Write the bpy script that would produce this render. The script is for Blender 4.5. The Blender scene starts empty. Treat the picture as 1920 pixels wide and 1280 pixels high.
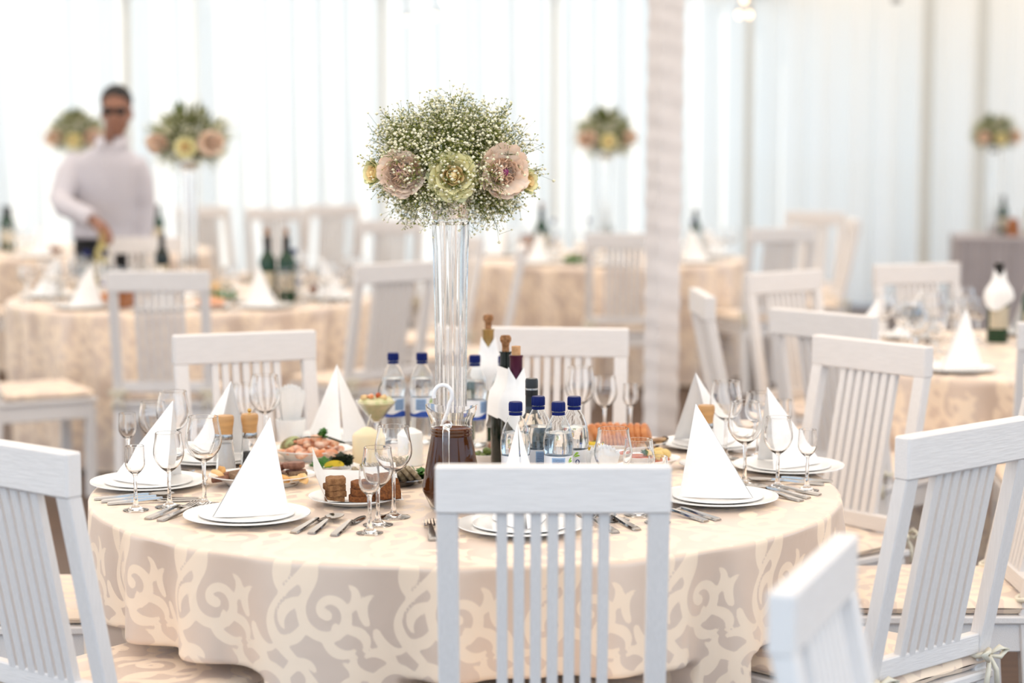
import bpy, bmesh, math, random
import numpy as np
from mathutils import Vector, Matrix

random.seed(7)
S = bpy.context.scene
COL = S.collection
PI = math.pi

# ------------------------------------------------------------------ camera
cam_d = bpy.data.cameras.new('camera')
cam = bpy.data.objects.new('camera', cam_d)
COL.objects.link(cam)
cam.location = (0, 0, 1.62)
cam.rotation_euler = (PI / 2 - math.atan(411 / 3850.0), 0, 0)
cam_d.sensor_width = 36.0
cam_d.lens = 36.0 * 3850 / 1920
cam_d.clip_start = 0.05
cam_d.clip_end = 300
cam_d.dof.use_dof = True
cam_d.dof.focus_distance = 4.62
cam_d.dof.aperture_fstop = 1.9
S.camera = cam

# ------------------------------------------------------------------ light
w = bpy.data.worlds.new('sky'); S.world = w; w.use_nodes = True
bg = w.node_tree.nodes['Background']
bg.inputs[0].default_value = (0.64, 0.81, 1.0, 1)
bg.inputs[1].default_value = 1.25
sun_d = bpy.data.lights.new('sun_offscreen', 'SUN'); sun_d.energy = 3.0; sun_d.angle = 0.03
sun_d.color = (1.0, 0.90, 0.78)
sun = bpy.data.objects.new('sun_offscreen', sun_d); COL.objects.link(sun)
# the sun stands behind the back curtain, well over to the left
sd = Vector((-0.80, 0.42, 0.95)).normalized()
sun.rotation_euler = sd.to_track_quat('Z', 'Y').to_euler()
S.view_settings.view_transform = 'Standard'
S.view_settings.look = 'None'
S.view_settings.gamma = 1.0
S.view_settings.use_curve_mapping = False
S.view_settings.exposure = 0.75

# ------------------------------------------------------------------ materials
MATS = {}
def mat(name, col, rough=0.5, metal=0.0, trans=0.0, ior=1.45, spec=0.5, noise=0.0, scale=40.0, bump=0.0,
        col2=None, sss=0.0, emit=None, stretch=None, alpha=None):
    m = bpy.data.materials.new(name); m.use_nodes = True
    nt = m.node_tree; b = nt.nodes['Principled BSDF']
    b.inputs['Base Color'].default_value = (*col, 1)
    b.inputs['Roughness'].default_value = rough
    b.inputs['Metallic'].default_value = metal
    b.inputs['Transmission Weight'].default_value = trans
    b.inputs['IOR'].default_value = ior
    b.inputs['Specular IOR Level'].default_value = spec
    if sss:
        b.inputs['Subsurface Weight'].default_value = sss
        b.inputs['Subsurface Radius'].default_value = (0.012, 0.008, 0.005)
        b.inputs['Subsurface Scale'].default_value = 0.5
    if emit:
        b.inputs['Emission Color'].default_value = (*emit[0], 1)
        b.inputs['Emission Strength'].default_value = emit[1]
    if noise or bump or col2:
        tc = nt.nodes.new('ShaderNodeTexCoord'); n = nt.nodes.new('ShaderNodeTexNoise')
        n.inputs['Scale'].default_value = scale; n.inputs['Detail'].default_value = 4
        src = tc.outputs['Object']
        if stretch:
            mp = nt.nodes.new('ShaderNodeMapping'); mp.inputs['Scale'].default_value = stretch
            nt.links.new(src, mp.inputs['Vector']); src = mp.outputs['Vector']
        nt.links.new(src, n.inputs['Vector'])
        if noise or col2:
            r = nt.nodes.new('ShaderNodeValToRGB')
            c2 = col2 if col2 else tuple(max(0, c * (1 - noise)) for c in col)
            r.color_ramp.elements[0].position = 0.35; r.color_ramp.elements[1].position = 0.65
            r.color_ramp.elements[0].color = (*c2, 1); r.color_ramp.elements[1].color = (*col, 1)
            nt.links.new(n.outputs['Fac'], r.inputs['Fac']); nt.links.new(r.outputs['Color'], b.inputs['Base Color'])
        if bump:
            bp = nt.nodes.new('ShaderNodeBump'); bp.inputs['Strength'].default_value = bump
            bp.inputs['Distance'].default_value = 0.004
            nt.links.new(n.outputs['Fac'], bp.inputs['Height']); nt.links.new(bp.outputs['Normal'], b.inputs['Normal'])
    MATS[name] = m
    return m

def sheer(name, col, tint, transparent=0.12, diffuse=0.35):
    """thin fabric: part reflects, part lets the light of the far side through"""
    m = bpy.data.materials.new(name); m.use_nodes = True; nt = m.node_tree
    nt.nodes.remove(nt.nodes['Principled BSDF'])
    out = nt.nodes['Material Output']
    d = nt.nodes.new('ShaderNodeBsdfDiffuse'); d.inputs[0].default_value = (*col, 1)
    t = nt.nodes.new('ShaderNodeBsdfTranslucent'); t.inputs[0].default_value = (*tint, 1)
    tp = nt.nodes.new('ShaderNodeBsdfTransparent'); tp.inputs[0].default_value = (1, 1, 1, 1)
    tc = nt.nodes.new('ShaderNodeTexCoord'); n = nt.nodes.new('ShaderNodeTexNoise')
    n.inputs['Scale'].default_value = 3.0
    mr = nt.nodes.new('ShaderNodeMapRange'); mr.inputs['To Min'].default_value = diffuse - 0.04; mr.inputs['To Max'].default_value = diffuse + 0.04
    m1 = nt.nodes.new('ShaderNodeMixShader'); m2 = nt.nodes.new('ShaderNodeMixShader')
    nt.links.new(tc.outputs['Object'], n.inputs['Vector']); nt.links.new(n.outputs['Fac'], mr.inputs['Value'])
    nt.links.new(mr.outputs['Result'], m1.inputs[0])
    nt.links.new(t.outputs[0], m1.inputs[1]); nt.links.new(d.outputs[0], m1.inputs[2])
    m2.inputs[0].default_value = transparent
    nt.links.new(m1.outputs[0], m2.inputs[1]); nt.links.new(tp.outputs[0], m2.inputs[2])
    nt.links.new(m2.outputs[0], out.inputs['Surface'])
    MATS[name] = m
    return m

def damask(name, motif, ground):
    """woven scrolls: matte motif on a satin ground; the drawing is stored in the mesh as a signed distance"""
    m = bpy.data.materials.new(name); m.use_nodes = True; nt = m.node_tree
    b1 = nt.nodes['Principled BSDF']; out = nt.nodes['Material Output']
    b2 = nt.nodes.new('ShaderNodeBsdfPrincipled')
    b1.inputs['Base Color'].default_value = (*ground, 1); b1.inputs['Roughness'].default_value = 0.36
    b1.inputs['Metallic'].default_value = 0.18; b1.inputs['Sheen Weight'].default_value = 0.2
    b2.inputs['Base Color'].default_value = (*motif, 1); b2.inputs['Roughness'].default_value = 0.62
    b2.inputs['Sheen Weight'].default_value = 0.15
    at = nt.nodes.new('ShaderNodeAttribute'); at.attribute_name = 'damask'
    mr = nt.nodes.new('ShaderNodeMapRange')
    mr.inputs['From Min'].default_value = -0.0010; mr.inputs['From Max'].default_value = 0.0010
    mx = nt.nodes.new('ShaderNodeMixShader')
    nt.links.new(at.outputs['Fac'], mr.inputs['Value']); nt.links.new(mr.outputs['Result'], mx.inputs[0])
    nt.links.new(b1.outputs[0], mx.inputs[1]); nt.links.new(b2.outputs[0], mx.inputs[2])
    nt.links.new(mx.outputs[0], out.inputs['Surface'])
    tc = nt.nodes.new('ShaderNodeTexCoord'); n = nt.nodes.new('ShaderNodeTexNoise'); n.inputs['Scale'].default_value = 14
    bp = nt.nodes.new('ShaderNodeBump'); bp.inputs['Strength'].default_value = 0.25; bp.inputs['Distance'].default_value = 0.006
    nt.links.new(tc.outputs['Object'], n.inputs['Vector']); nt.links.new(n.outputs['Fac'], bp.inputs['Height'])
    nt.links.new(bp.outputs['Normal'], b1.inputs['Normal']); nt.links.new(bp.outputs['Normal'], b2.inputs['Normal'])
    MATS[name] = m
    return m

mat('paint', (0.77, 0.735, 0.715), 0.5, noise=0.06, scale=6, bump=0.25, stretch=(60, 60, 4))
mat('paint_rail', (0.77, 0.735, 0.715), 0.5, noise=0.06, scale=6, bump=0.3, stretch=(4, 60, 60))
damask('damask', (0.90, 0.735, 0.575), (0.74, 0.595, 0.49))
mat('porcelain', (0.88, 0.87, 0.85), 0.15, noise=0.02, scale=8)
mat('linen', (0.90, 0.89, 0.88), 0.75, noise=0.02, scale=90, bump=0.12)
mat('paper', (0.90, 0.89, 0.87), 0.8, noise=0.03, scale=60, bump=0.1)
mat('glass', (1, 1, 1), 0.0, trans=1.0, ior=1.46)
mat('plastic', (0.97, 0.99, 1), 0.03, trans=1.0, ior=1.38)
mat('water', (0.98, 0.99, 1), 0.0, trans=1.0, ior=1.33)
mat('steel', (0.40, 0.385, 0.37), 0.12, metal=1.0, noise=0.05, scale=30)
mat('blue_cap', (0.001, 0.008, 0.105), 0.4, spec=0.2, noise=0.1, scale=40)
mat('label_white', (0.82, 0.84, 0.88), 0.5, noise=0.03)
mat('label_blue', (0.02, 0.07, 0.36), 0.45, noise=0.1)
mat('label_pale', (0.35, 0.52, 0.74), 0.5, noise=0.15, scale=120)
mat('label_green', (0.35, 0.62, 0.06), 0.5, noise=0.1)
mat('ink', (0.03, 0.06, 0.22), 0.6, noise=0.1)
mat('kvass', (0.13, 0.036, 0.008), 0.4, spec=0.0, noise=0.15, scale=15)
mat('wax', (0.86, 0.86, 0.83), 0.4, sss=0.3, noise=0.03, scale=20)
mat('wax_cream', (0.84, 0.72, 0.48), 0.4, sss=0.3, noise=0.03, scale=20)
mat('wick', (0.75, 0.7, 0.6), 0.9, noise=0.2)
mat('beech', (0.60, 0.33, 0.13), 0.45, noise=0.2, scale=12, stretch=(1, 1, 8))
mat('brass', (0.55, 0.36, 0.12), 0.25, metal=1.0, noise=0.1)
mat('salt', (0.9, 0.9, 0.9), 0.9, noise=0.05, scale=300, bump=0.4)
mat('pepper', (0.02, 0.016, 0.014), 0.8, noise=0.5, scale=300, bump=0.6)
mat('dark_glass', (0.006, 0.012, 0.008), 0.08, noise=0.2, scale=5)
mat('green_glass', (0.01, 0.05, 0.022), 0.08, noise=0.2, scale=5)
mat('foil_purple', (0.07, 0.008, 0.03), 0.3, metal=0.3, noise=0.2)
mat('foil_black', (0.012, 0.012, 0.013), 0.35, noise=0.2)
mat('foil_gold', (0.50, 0.33, 0.13), 0.3, metal=0.8, noise=0.2)
mat('foil_silver', (0.6, 0.6, 0.6), 0.25, metal=0.9, noise=0.2)
mat('cork', (0.40, 0.20, 0.09), 0.85, col2=(0.20, 0.085, 0.03), scale=120, bump=0.5)
mat('cork_pale', (0.62, 0.36, 0.18), 0.85, col2=(0.5, 0.27, 0.12), scale=120, bump=0.3)
mat('wine_label', (0.62, 0.55, 0.42), 0.6, noise=0.1)
mat('bread_crumb', (0.34, 0.17, 0.07), 0.9, col2=(0.20, 0.09, 0.035), scale=140, bump=0.8)
mat('bread_rye', (0.27, 0.095, 0.025), 0.9, col2=(0.13, 0.042, 0.012), scale=160, bump=0.9)
mat('bread_crust', (0.13, 0.05, 0.015), 0.7, noise=0.5, scale=80, bump=0.5)
mat('meat', (0.30, 0.14, 0.09), 0.55, col2=(0.17, 0.07, 0.04), scale=70, bump=0.6)
mat('pate', (0.27, 0.17, 0.10), 0.7, col2=(0.17, 0.10, 0.055), scale=120, bump=0.7)
mat('chips', (0.72, 0.40, 0.13), 0.5, col2=(0.50, 0.22, 0.05), scale=50, bump=0.3)
mat('cheese_pale', (0.82, 0.60, 0.30), 0.5, col2=(0.7, 0.4, 0.15), scale=40)
mat('salmon', (0.78, 0.26, 0.09), 0.4, col2=(0.82, 0.55, 0.38), scale=55, bump=0.3)
mat('shrimp', (0.84, 0.62, 0.48), 0.4, col2=(0.72, 0.28, 0.14), scale=60, bump=0.3)
mat('herb', (0.06, 0.22, 0.02), 0.5, col2=(0.02, 0.10, 0.01), scale=60)
mat('herb_dark', (0.035, 0.05, 0.02), 0.6, col2=(0.015, 0.02, 0.01), scale=60)
mat('cabbage', (0.45, 0.52, 0.25), 0.5, col2=(0.20, 0.12, 0.05), scale=35, stretch=(1, 6, 1))
mat('lemon', (0.80, 0.58, 0.04), 0.4, noise=0.2, scale=40)
mat('fish_grey', (0.50, 0.42, 0.29), 0.35, col2=(0.22, 0.16, 0.09), scale=110, bump=0.6)
mat('roast', (0.72, 0.32, 0.12), 0.4, col2=(0.50, 0.16, 0.045), scale=40, bump=0.4)
mat('aubergine', (0.55, 0.36, 0.18), 0.5, col2=(0.25, 0.12, 0.05), scale=40)
mat('aubergine_skin', (0.03, 0.015, 0.015), 0.4, noise=0.3)
mat('sauce', (0.50, 0.10, 0.015), 0.3, col2=(0.36, 0.05, 0.01), scale=40, bump=0.3)
mat('potato', (0.80, 0.58, 0.22), 0.5, noise=0.15, scale=30)
mat('olive', (0.12, 0.16, 0.025), 0.25, noise=0.2, scale=30)
mat('salad_cream', (0.74, 0.66, 0.42), 0.5, col2=(0.45, 0.50, 0.22), scale=45, bump=0.5)
mat('plastic_white', (0.84, 0.84, 0.85), 0.3, noise=0.02)
mat('foam_dark', (0.006, 0.009, 0.006), 0.9, noise=0.5, scale=80)
mat('stem_green', (0.12, 0.16, 0.015), 0.6, noise=0.4, scale=40)
mat('floret', (0.93, 0.90, 0.74), 0.7, col2=(0.86, 0.82, 0.54), scale=60)
mat('bud_green', (0.38, 0.40, 0.09), 0.6, noise=0.4, scale=50)
mat('rose_petal', (0.99, 0.93, 0.56), 0.55, col2=(0.98, 0.89, 0.47), scale=25, sss=0.1)
mat('rose_heart', (0.97, 0.78, 0.44), 0.55, col2=(0.95, 0.70, 0.34), scale=25, sss=0.1)
mat('rose_green', (0.88, 0.90, 0.55), 0.55, noise=0.2, scale=25, sss=0.1)
mat('dahlia', (0.99, 0.83, 0.69), 0.6, col2=(0.98, 0.73, 0.56), scale=35, sss=0.1)
mat('dahlia_heart', (0.30, 0.04, 0.16), 0.6, noise=0.3)
mat('floor_wood', (0.10, 0.055, 0.032), 0.45, col2=(0.06, 0.03, 0.018), scale=3, stretch=(1, 12, 1), bump=0.1)
mat('ground', (0.42, 0.42, 0.38), 0.9, noise=0.2, scale=2)
mat('post_wrap', (0.72, 0.68, 0.67), 0.8, noise=0.05, scale=20, bump=0.3)
mat('tent_pole', (0.66, 0.67, 0.64), 0.5, noise=0.1)
mat('cloth_white', (0.80, 0.77, 0.74), 0.8, noise=0.03, scale=10)
mat('cloth_grey', (0.42, 0.38, 0.39), 0.7, noise=0.1, scale=10)
mat('skin', (0.30, 0.14, 0.09), 0.55, noise=0.12, scale=12, sss=0.1)
mat('hair', (0.008, 0.007, 0.007), 0.6, noise=0.3, scale=90, bump=0.5)
mat('shirt', (0.60, 0.57, 0.61), 0.8, noise=0.05, scale=8, bump=0.3)
mat('trousers', (0.008, 0.008, 0.010), 0.8, noise=0.2)
mat('sunglass', (0.004, 0.004, 0.004), 0.1, noise=0.1)
mat('white_wine', (0.40, 0.33, 0.11), 0.1, noise=0.1)
mat('juice', (0.55, 0.16, 0.02), 0.2, noise=0.15)
mat('ribbon', (0.80, 0.74, 0.60), 0.45, noise=0.08, scale=60)
mat('bulb', (1, 0.8, 0.55), 0.3, emit=((1.0, 0.62, 0.35), 3.0), noise=0.02)
mat('spot_lens', (1, 1, 1), 0.3, emit=((0.8, 0.92, 1.0), 8.0), noise=0.02)
mat('cable', (0.25, 0.24, 0.23), 0.6, noise=0.1)
sheer('curtain', (0.88, 0.88, 0.87), (0.79, 0.765, 0.715), 0.02, 0.40)
sheer('roof_fabric', (0.86, 0.77, 0.68), (0.92, 0.75, 0.60), 0.03, 0.30)

# ------------------------------------------------------------------ mesh helpers
class MB:
    def __init__(s): s.v = []; s.f = []
    def add(s, vs, fs):
        o = len(s.v); s.v += [tuple(p) for p in vs]; s.f += [tuple(i + o for i in q) for q in fs]; return s
    def box(s, c, d):
        x, y, z = c; a, b, e = d[0] / 2, d[1] / 2, d[2] / 2
        return s.add([(x + i * a, y + j * b, z + k * e) for k in (-1, 1) for j in (-1, 1) for i in (-1, 1)],
                     [(0, 2, 3, 1), (4, 5, 7, 6), (0, 1, 5, 4), (2, 6, 7, 3), (0, 4, 6, 2), (1, 3, 7, 5)])
    def beam(s, p0, p1, wx, wy):
        """upright or raked bar with level ends"""
        vs = []
        for p in (p0, p1):
            for j in (-1, 1):
                for i in (-1, 1): vs.append((p[0] + i * wx / 2, p[1] + j * wy / 2, p[2]))
        return s.add(vs, [(0, 2, 3, 1), (4, 5, 7, 6), (0, 1, 5, 4), (2, 6, 7, 3), (0, 4, 6, 2), (1, 3, 7, 5)])
    def lathe(s, prof, n=24, c=(0, 0, 0), mod=None):
        rings = []
        for k, (r, z) in enumerate(prof):
            if r < 1e-6:
                rings.append([len(s.v)]); s.v.append((c[0], c[1], c[2] + z)); continue
            ids = []
            for i in range(n):
                a = 2 * PI * i / n
                rr, zz = (r, z) if mod is None else mod(r, z, a, k)
                ids.append(len(s.v)); s.v.append((c[0] + rr * math.cos(a), c[1] + rr * math.sin(a), c[2] + zz))
            rings.append(ids)
        for A, B in zip(rings, rings[1:]):
            if len(A) == 1 and len(B) == 1: continue
            for i in range(n):
                j = (i + 1) % n
                if len(A) == 1: s.f.append((A[0], B[j], B[i]))
                elif len(B) == 1: s.f.append((A[i], A[j], B[0]))
                else: s.f.append((A[i], A[j], B[j], B[i]))
        return s
    def tube(s, path, rad, n=8, caps=True):
        path = [Vector(p) for p in path]; rings = []
        if not hasattr(rad, '__len__'): rad = [rad] * len(path)
        up = None
        for k, p in enumerate(path):
            t = (path[min(k + 1, len(path) - 1)] - path[max(k - 1, 0)]).normalized()
            if up is None:
                up = Vector((0, 0, 1)) if abs(t.z) < 0.9 else Vector((1, 0, 0))
            u = (up - t * up.dot(t)).normalized(); up = u; v = t.cross(u)
            rings.append([len(s.v) + i for i in range(n)])
            for i in range(n):
                a = 2 * PI * i / n
                s.v.append(tuple(p + (u * math.cos(a) + v * math.sin(a)) * rad[k]))
        for A, B in zip(rings, rings[1:]):
            for i in range(n):
                j = (i + 1) % n; s.f.append((A[i], A[j], B[j], B[i]))
        if caps: s.f.append(tuple(rings[0][::-1])); s.f.append(tuple(rings[-1]))
        return s
    def ellip(s, c, r, nu=12, nv=8, rough=0.0, seed=0, rot=None):
        rng = random.Random(seed); ph = [rng.uniform(0, 6.28) for _ in range(6)]
        o = len(s.v)
        def P(th, fi):
            d = Vector((math.sin(fi) * math.cos(th), math.sin(fi) * math.sin(th), math.cos(fi)))
            k = 1 + rough * (math.sin(5 * d.x + ph[0]) + math.sin(6 * d.y + ph[1]) + math.sin(7 * d.z + ph[2]) + .6 * math.sin(13 * d.x + 11 * d.y + ph[3])) * .35
            q = Vector((d.x * r[0] * k, d.y * r[1] * k, d.z * r[2] * k))
            if rot is not None: q = rot @ q
            return (c[0] + q.x, c[1] + q.y, c[2] + q.z)
        vs = [P(0, 0)]
        for a in range(1, nv):
            for i in range(nu): vs.append(P(2 * PI * i / nu, PI * a / nv))
        vs.append(P(0, PI)); fs = []
        for i in range(nu):
            fs.append((0, 1 + i, 1 + (i + 1) % nu))
            fs.append((len(vs) - 1, 1 + (nv - 2) * nu + (i + 1) % nu, 1 + (nv - 2) * nu + i))
        for a in range(nv - 2):
            for i in range(nu):
                j = (i + 1) % nu; A = 1 + a * nu; fs.append((A + i, A + nu + i, A + nu + j, A + j))
        return s.add(vs, fs)
    def mesh(s, name, m, smooth=40, bevel=0.0, seg=1):
        me = bpy.data.meshes.new(name); me.from_pydata(s.v, [], s.f)
        bm = bmesh.new(); bm.from_mesh(me)
        bmesh.ops.recalc_face_normals(bm, faces=bm.faces)
        if bevel: bmesh.ops.bevel(bm, geom=bm.edges[:], offset=bevel, segments=seg, profile=0.5, affect='EDGES', clamp_overlap=True)
        bm.to_mesh(me); bm.free()
        if smooth:
            me.shade_smooth()
            if smooth < 180: me.set_sharp_from_angle(angle=math.radians(smooth))
        me.materials.append(MATS[m] if isinstance(m, str) else m)
        return me

def link(name, me, parent=None, loc=None, rz=0.0):
    o = bpy.data.objects.new(name, me); COL.objects.link(o)
    if parent is not None: o.parent = parent
    if loc is not None: o.location = loc
    if rz: o.rotation_euler = (0, 0, rz)
    return o
def part(name, mb, m, parent=None, smooth=40, bevel=0.0, seg=1, loc=None, rz=0.0):
    return link(name, mb.mesh(name, m, smooth, bevel, seg), parent, loc, rz)
def tag(o, label, cat, group=None):
    o['label'] = label; o['category'] = cat
    if group: o['group'] = group
    return o
def struct(o, label=None):
    o['kind'] = 'structure'
    if label: o['label'] = label
    return o
def thing(name, label, cat, loc=(0, 0, 0), rz=0.0, group=None):
    o = bpy.data.objects.new(name, None); COL.objects.link(o); o.empty_display_size = 0.05
    o.location = loc; o.rotation_euler = (0, 0, rz)
    return tag(o, label, cat, group)
def dup(o, loc=None, rz=None, label=None, group=None, parent=None, scale=None):
    c = o.copy(); COL.objects.link(c)
    if parent is not None: c.parent = parent
    if loc is not None: c.location = loc
    if rz is not None: c.rotation_euler = (0, 0, rz)
    if scale is not None: c.scale = (scale, scale, scale)
    if label: c['label'] = label
    if group: c['group'] = group
    for ch in o.children: dup(ch, parent=c)
    return c
def face(fx, fy): return math.atan2(-fx, fy)      # turn that brings local +Y to (fx, fy)

# ------------------------------------------------------------------ the damask drawing (signed distance on a tile)
TW, TH = 0.36, 0.44
PS = 0.74          # size of the drawing on the cloth
def _strokes():
    st = []
    def spiral(cx, cy, R, a0, turns, sg, w0, w1):
        n = 30; pts = []
        for i in range(n + 1):
            t = i / n; r = R * (1 - t) ** 0.75 + 0.006 * t; a = a0 + sg * turns * 2 * PI * t
            pts.append((cx + r * math.cos(a), cy + r * math.sin(a), w0 * (.35 + .65 * math.sin(PI * min(1, .15 + t * .6))) * (1 - t) + w1 * t))
        st.append(pts)
        e = pts[-1]; st.append([(e[0], e[1], w1 * 1.6), (e[0] + .001, e[1], w1 * 1.6)])
    def leaf(x, y, a, L, curl, w):
        n = 14; pts = []
        for i in range(n + 1):
            t = i / n; pts.append((x, y, w * (0.30 + .8 * math.sin(PI * min(1, t * 0.7 + 0.1))) * (1 - t) ** 0.5 + 0.0004))
            x += L / n * math.cos(a); y += L / n * math.sin(a); a += curl * (.4 + 1.2 * t) / n
        st.append(pts)
    # two free scrolls per tile on a waving stem, with hooked leaves peeling off the outside
    stem = []
    for k in range(31):
        t = k / 30; stem.append((.18 + .075 * math.sin(2 * PI * t), TH * t, .0125 + .004 * math.sin(4 * PI * t)))
    st.append(stem)
    for ox, oy, sg in ((.085, .135, 1), (.275, .355, -1)):
        R = .082; a0 = -.75 if sg > 0 else PI - .75
        spiral(ox, oy, R, a0, 1.25, 1, .0195, .0095)
        for k, (da, L, w) in enumerate(((.35, .12, .019), (1.25, .12, .020), (2.2, .11, .019), (3.2, .10, .018), (4.1, .085, .016))):
            a = a0 + da; q = R * (1 - .06 * k)
            leaf(ox + q * math.cos(a), oy + q * math.sin(a), a + PI / 2 - .95, L, -2.9 if k % 2 else 2.5, w)
        leaf(ox + R * math.cos(a0), oy + R * math.sin(a0), a0 - 1.3, .14, 1.7, .019)
        leaf(ox + R * math.cos(a0), oy + R * math.sin(a0), a0 - .4, .11, -2.2, .017)
        leaf(ox - .02 * (1 if sg > 0 else -1), oy - .03, a0 + 2.0, .05, 2.0, .010)
    leaf(.315, .085, 1.9, .13, -2.6, .019); leaf(.33, .13, 1.0, .11, 2.4, .017)
    leaf(.045, .305, -1.3, .12, 2.6, .018); leaf(.02, .33, 2.0, .10, -2.3, .016)
    return st
def _raster():
    nx, ny = 90, 110
    X, Y = np.meshgrid((np.arange(nx) + .5) * TW / nx, (np.arange(ny) + .5) * TH / ny)
    best = np.full(X.shape, -0.05)
    for pts in _strokes():
        for dx in (-TW, 0, TW):
            for dy in (-TH, 0, TH):
                P = np.array(pts); P[:, 0] += dx; P[:, 1] += dy
                if P[:, 0].max() < -.03 or P[:, 0].min() > TW + .03 or P[:, 1].max() < -.03 or P[:, 1].min() > TH + .03: continue
                for a, b in zip(P, P[1:]):
                    d = b[:2] - a[:2]; L2 = max(1e-9, float(d @ d))
                    t = np.clip(((X - a[0]) * d[0] + (Y - a[1]) * d[1]) / L2, 0, 1)
                    D = np.hypot(X - a[0] - t * d[0], Y - a[1] - t * d[1])
                    best = np.maximum(best, a[2] + t * (b[2] - a[2]) - D)
    return best
TILE = _raster()
def draw(u, v):
    ny, nx = TILE.shape
    x = (np.asarray(u) / PS / TW * nx - .5) % nx; y = ((np.asarray(v) / PS + .06) / TH * ny - .5) % ny
    x0 = np.floor(x).astype(int); y0 = np.floor(y).astype(int); fx = x - x0; fy = y - y0
    x0 %= nx; y0 %= ny; x1 = (x0 + 1) % nx; y1 = (y0 + 1) % ny
    return (TILE[y0, x0] * (1 - fx) + TILE[y0, x1] * fx) * (1 - fy) + (TILE[y1, x0] * (1 - fx) + TILE[y1, x1] * fx) * fy
def set_damask(me, vals):
    at = me.attributes.new('damask', 'FLOAT', 'POINT'); at.data.foreach_set('value', np.asarray(vals, dtype=np.float32))

# ------------------------------------------------------------------ the setting
fl = MB().box((0.5, 9.4, -0.02), (17, 19.6, 0.04))
struct(part('floor', fl, 'floor_wood', smooth=0), 'dark brown wooden floor of the pavilion')
gr = MB().box((0, 10, -0.10), (160, 160, 0.1))
struct(part('ground', gr, 'ground', smooth=0), 'pale open ground around the pavilion')

def roof():
    nx, ny = 60, 60; vs = []; fs = []
    for j in range(ny + 1):
        for i in range(nx + 1):
            x = -8 + 17 * i / nx; y = 1.2 + 17.72 * j / ny
            vs.append((x, y, 2.78 + 0.10 * abs(math.sin((x + .4) * PI / 2.2)) + 0.05 * math.sin(y * 1.3)))
    for j in range(ny):
        for i in range(nx):
            a = j * (nx + 1) + i; fs.append((a, a + 1, a + nx + 2, a + nx + 1))
    return MB().add(vs, fs)
struct(part('ceiling', roof(), 'roof_fabric', smooth=180), 'swagged off-white fabric ceiling of the tent')

# the back curtain runs straight, then bends round towards the right-hand side
WP = []
x = -8.0
while x < 1.2: WP.append((x, 18.95)); x += 0.02
ang = 0.0; p = [1.2, 18.95]
while p[0] < 6.6:
    ang = min(0.62, ang + 0.0085); p = [p[0] + 0.02 * math.cos(ang), p[1] - 0.02 * math.sin(ang)]; WP.append(tuple(p))
def wall_y(xq): return min(WP, key=lambda q: abs(q[0] - xq))[1]
back = bpy.data.objects.new('wall_back', None); COL.objects.link(back)
struct(back, 'floor-length white sheer curtains closing the tent')
CUTS = [-8.0, -5.1, -3.5, -2.9, -1.18, 0.39, 2.13, 3.55, 3.95, 6.7]
rng = random.Random(3)
for k in range(len(CUTS) - 1):
    seg = [q for q in WP if CUTS[k] - .03 <= q[0] <= CUTS[k + 1] + .03]
    ph = [rng.uniform(0, 6.28) for _ in range(4)]; fr = rng.uniform(.9, 1.2)
    vs = []; fs = []; nz = 10
    for j in range(nz + 1):
        t = j / nz; z = 0.02 + 2.82 * t
        for i, q in enumerate(seg):
            s_ = i * 0.02
            fold = .035 * math.sin(s_ * 21 * fr + ph[0] + .8 * math.sin(3 * s_ + ph[1])) + .018 * math.sin(s_ * 47 * fr + ph[2]) + .03 * math.sin(s_ * 5 + ph[3] + t)
            vs.append((q[0], q[1] + fold * (1.15 - .5 * t), z))
    n = len(seg)
    for j in range(nz):
        for i in range(n - 1):
            a = j * n + i; fs.append((a, a + 1, a + n + 1, a + n))
    part('curtain_panel', MB().add(vs, fs), 'curtain', back, smooth=180)
# a left side curtain, out of frame, closes the tent towards the sun
def side():
    vs = []; fs = []; ys = [8 + .04 * i for i in range(275)]; n = len(ys)
    for j in range(2):
        for i, y in enumerate(ys): vs.append((-7.9 + .05 * math.sin(y * 18), y, .02 + 2.85 * j))
    for i in range(n - 1): fs.append((i, i + 1, n + i + 1, n + i))
    return MB().add(vs, fs)
struct(part('wall_left', side(), 'curtain', smooth=180), 'white sheer side curtain of the tent')
for k, (xq, ww) in enumerate(((-3.5, .055), (-1.18, .05), (0.39, .05), (2.13, .06), (3.55, .10), (3.95, .08))):
    y = wall_y(xq) - 0.13
    o = part('trim_%d' % (k + 1), MB().beam((xq, y, 0), (xq, y, 2.80), ww, .05), 'tent_pole', smooth=0, bevel=.006)
    struct(o, 'slim grey tent pole standing against the curtain')
o = part('trim_7', MB().box((-1.0, 18.72, 2.80), (13, .10, .10)), 'cloth_white', smooth=0, bevel=.01)
struct(o, 'white rail along the top of the curtains')

# square post wrapped in pleated white cloth
post = thing('wrapped_post', 'tall square tent post wrapped in pleated white cloth between the tables', 'post', (0.60, 8.25, 0), 0.5)
vs = []; fs = []; nz = 150
for j in range(nz + 1):
    t = j / nz; z = 2.86 * t
    for i in range(16):
        a = 2 * PI * i / 16; c, s_ = math.cos(a), math.sin(a)
        m_ = max(abs(c), abs(s_)); rr = .056 / m_ if m_ > .78 else .056 / .78
        rr *= 1 + .035 * math.sin(z * 70 + 1.2 * math.cos(a) + math.sin(z * 9)) + .02 * math.sin(z * 31 + 2 * a)
        vs.append((rr * c + .02 * t, rr * s_, z))
for j in range(nz):
    for i in range(16):
        k = (i + 1) % 16; fs.append((j * 16 + i, j * 16 + k, (j + 1) * 16 + k, (j + 1) * 16 + i))
part('cloth_wrap', MB().add(vs, fs), 'post_wrap', post, smooth=60)
part('core', MB().beam((0, 0, 0), (.02, 0, 2.87), .08, .08), 'tent_pole', post, smooth=0)

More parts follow.
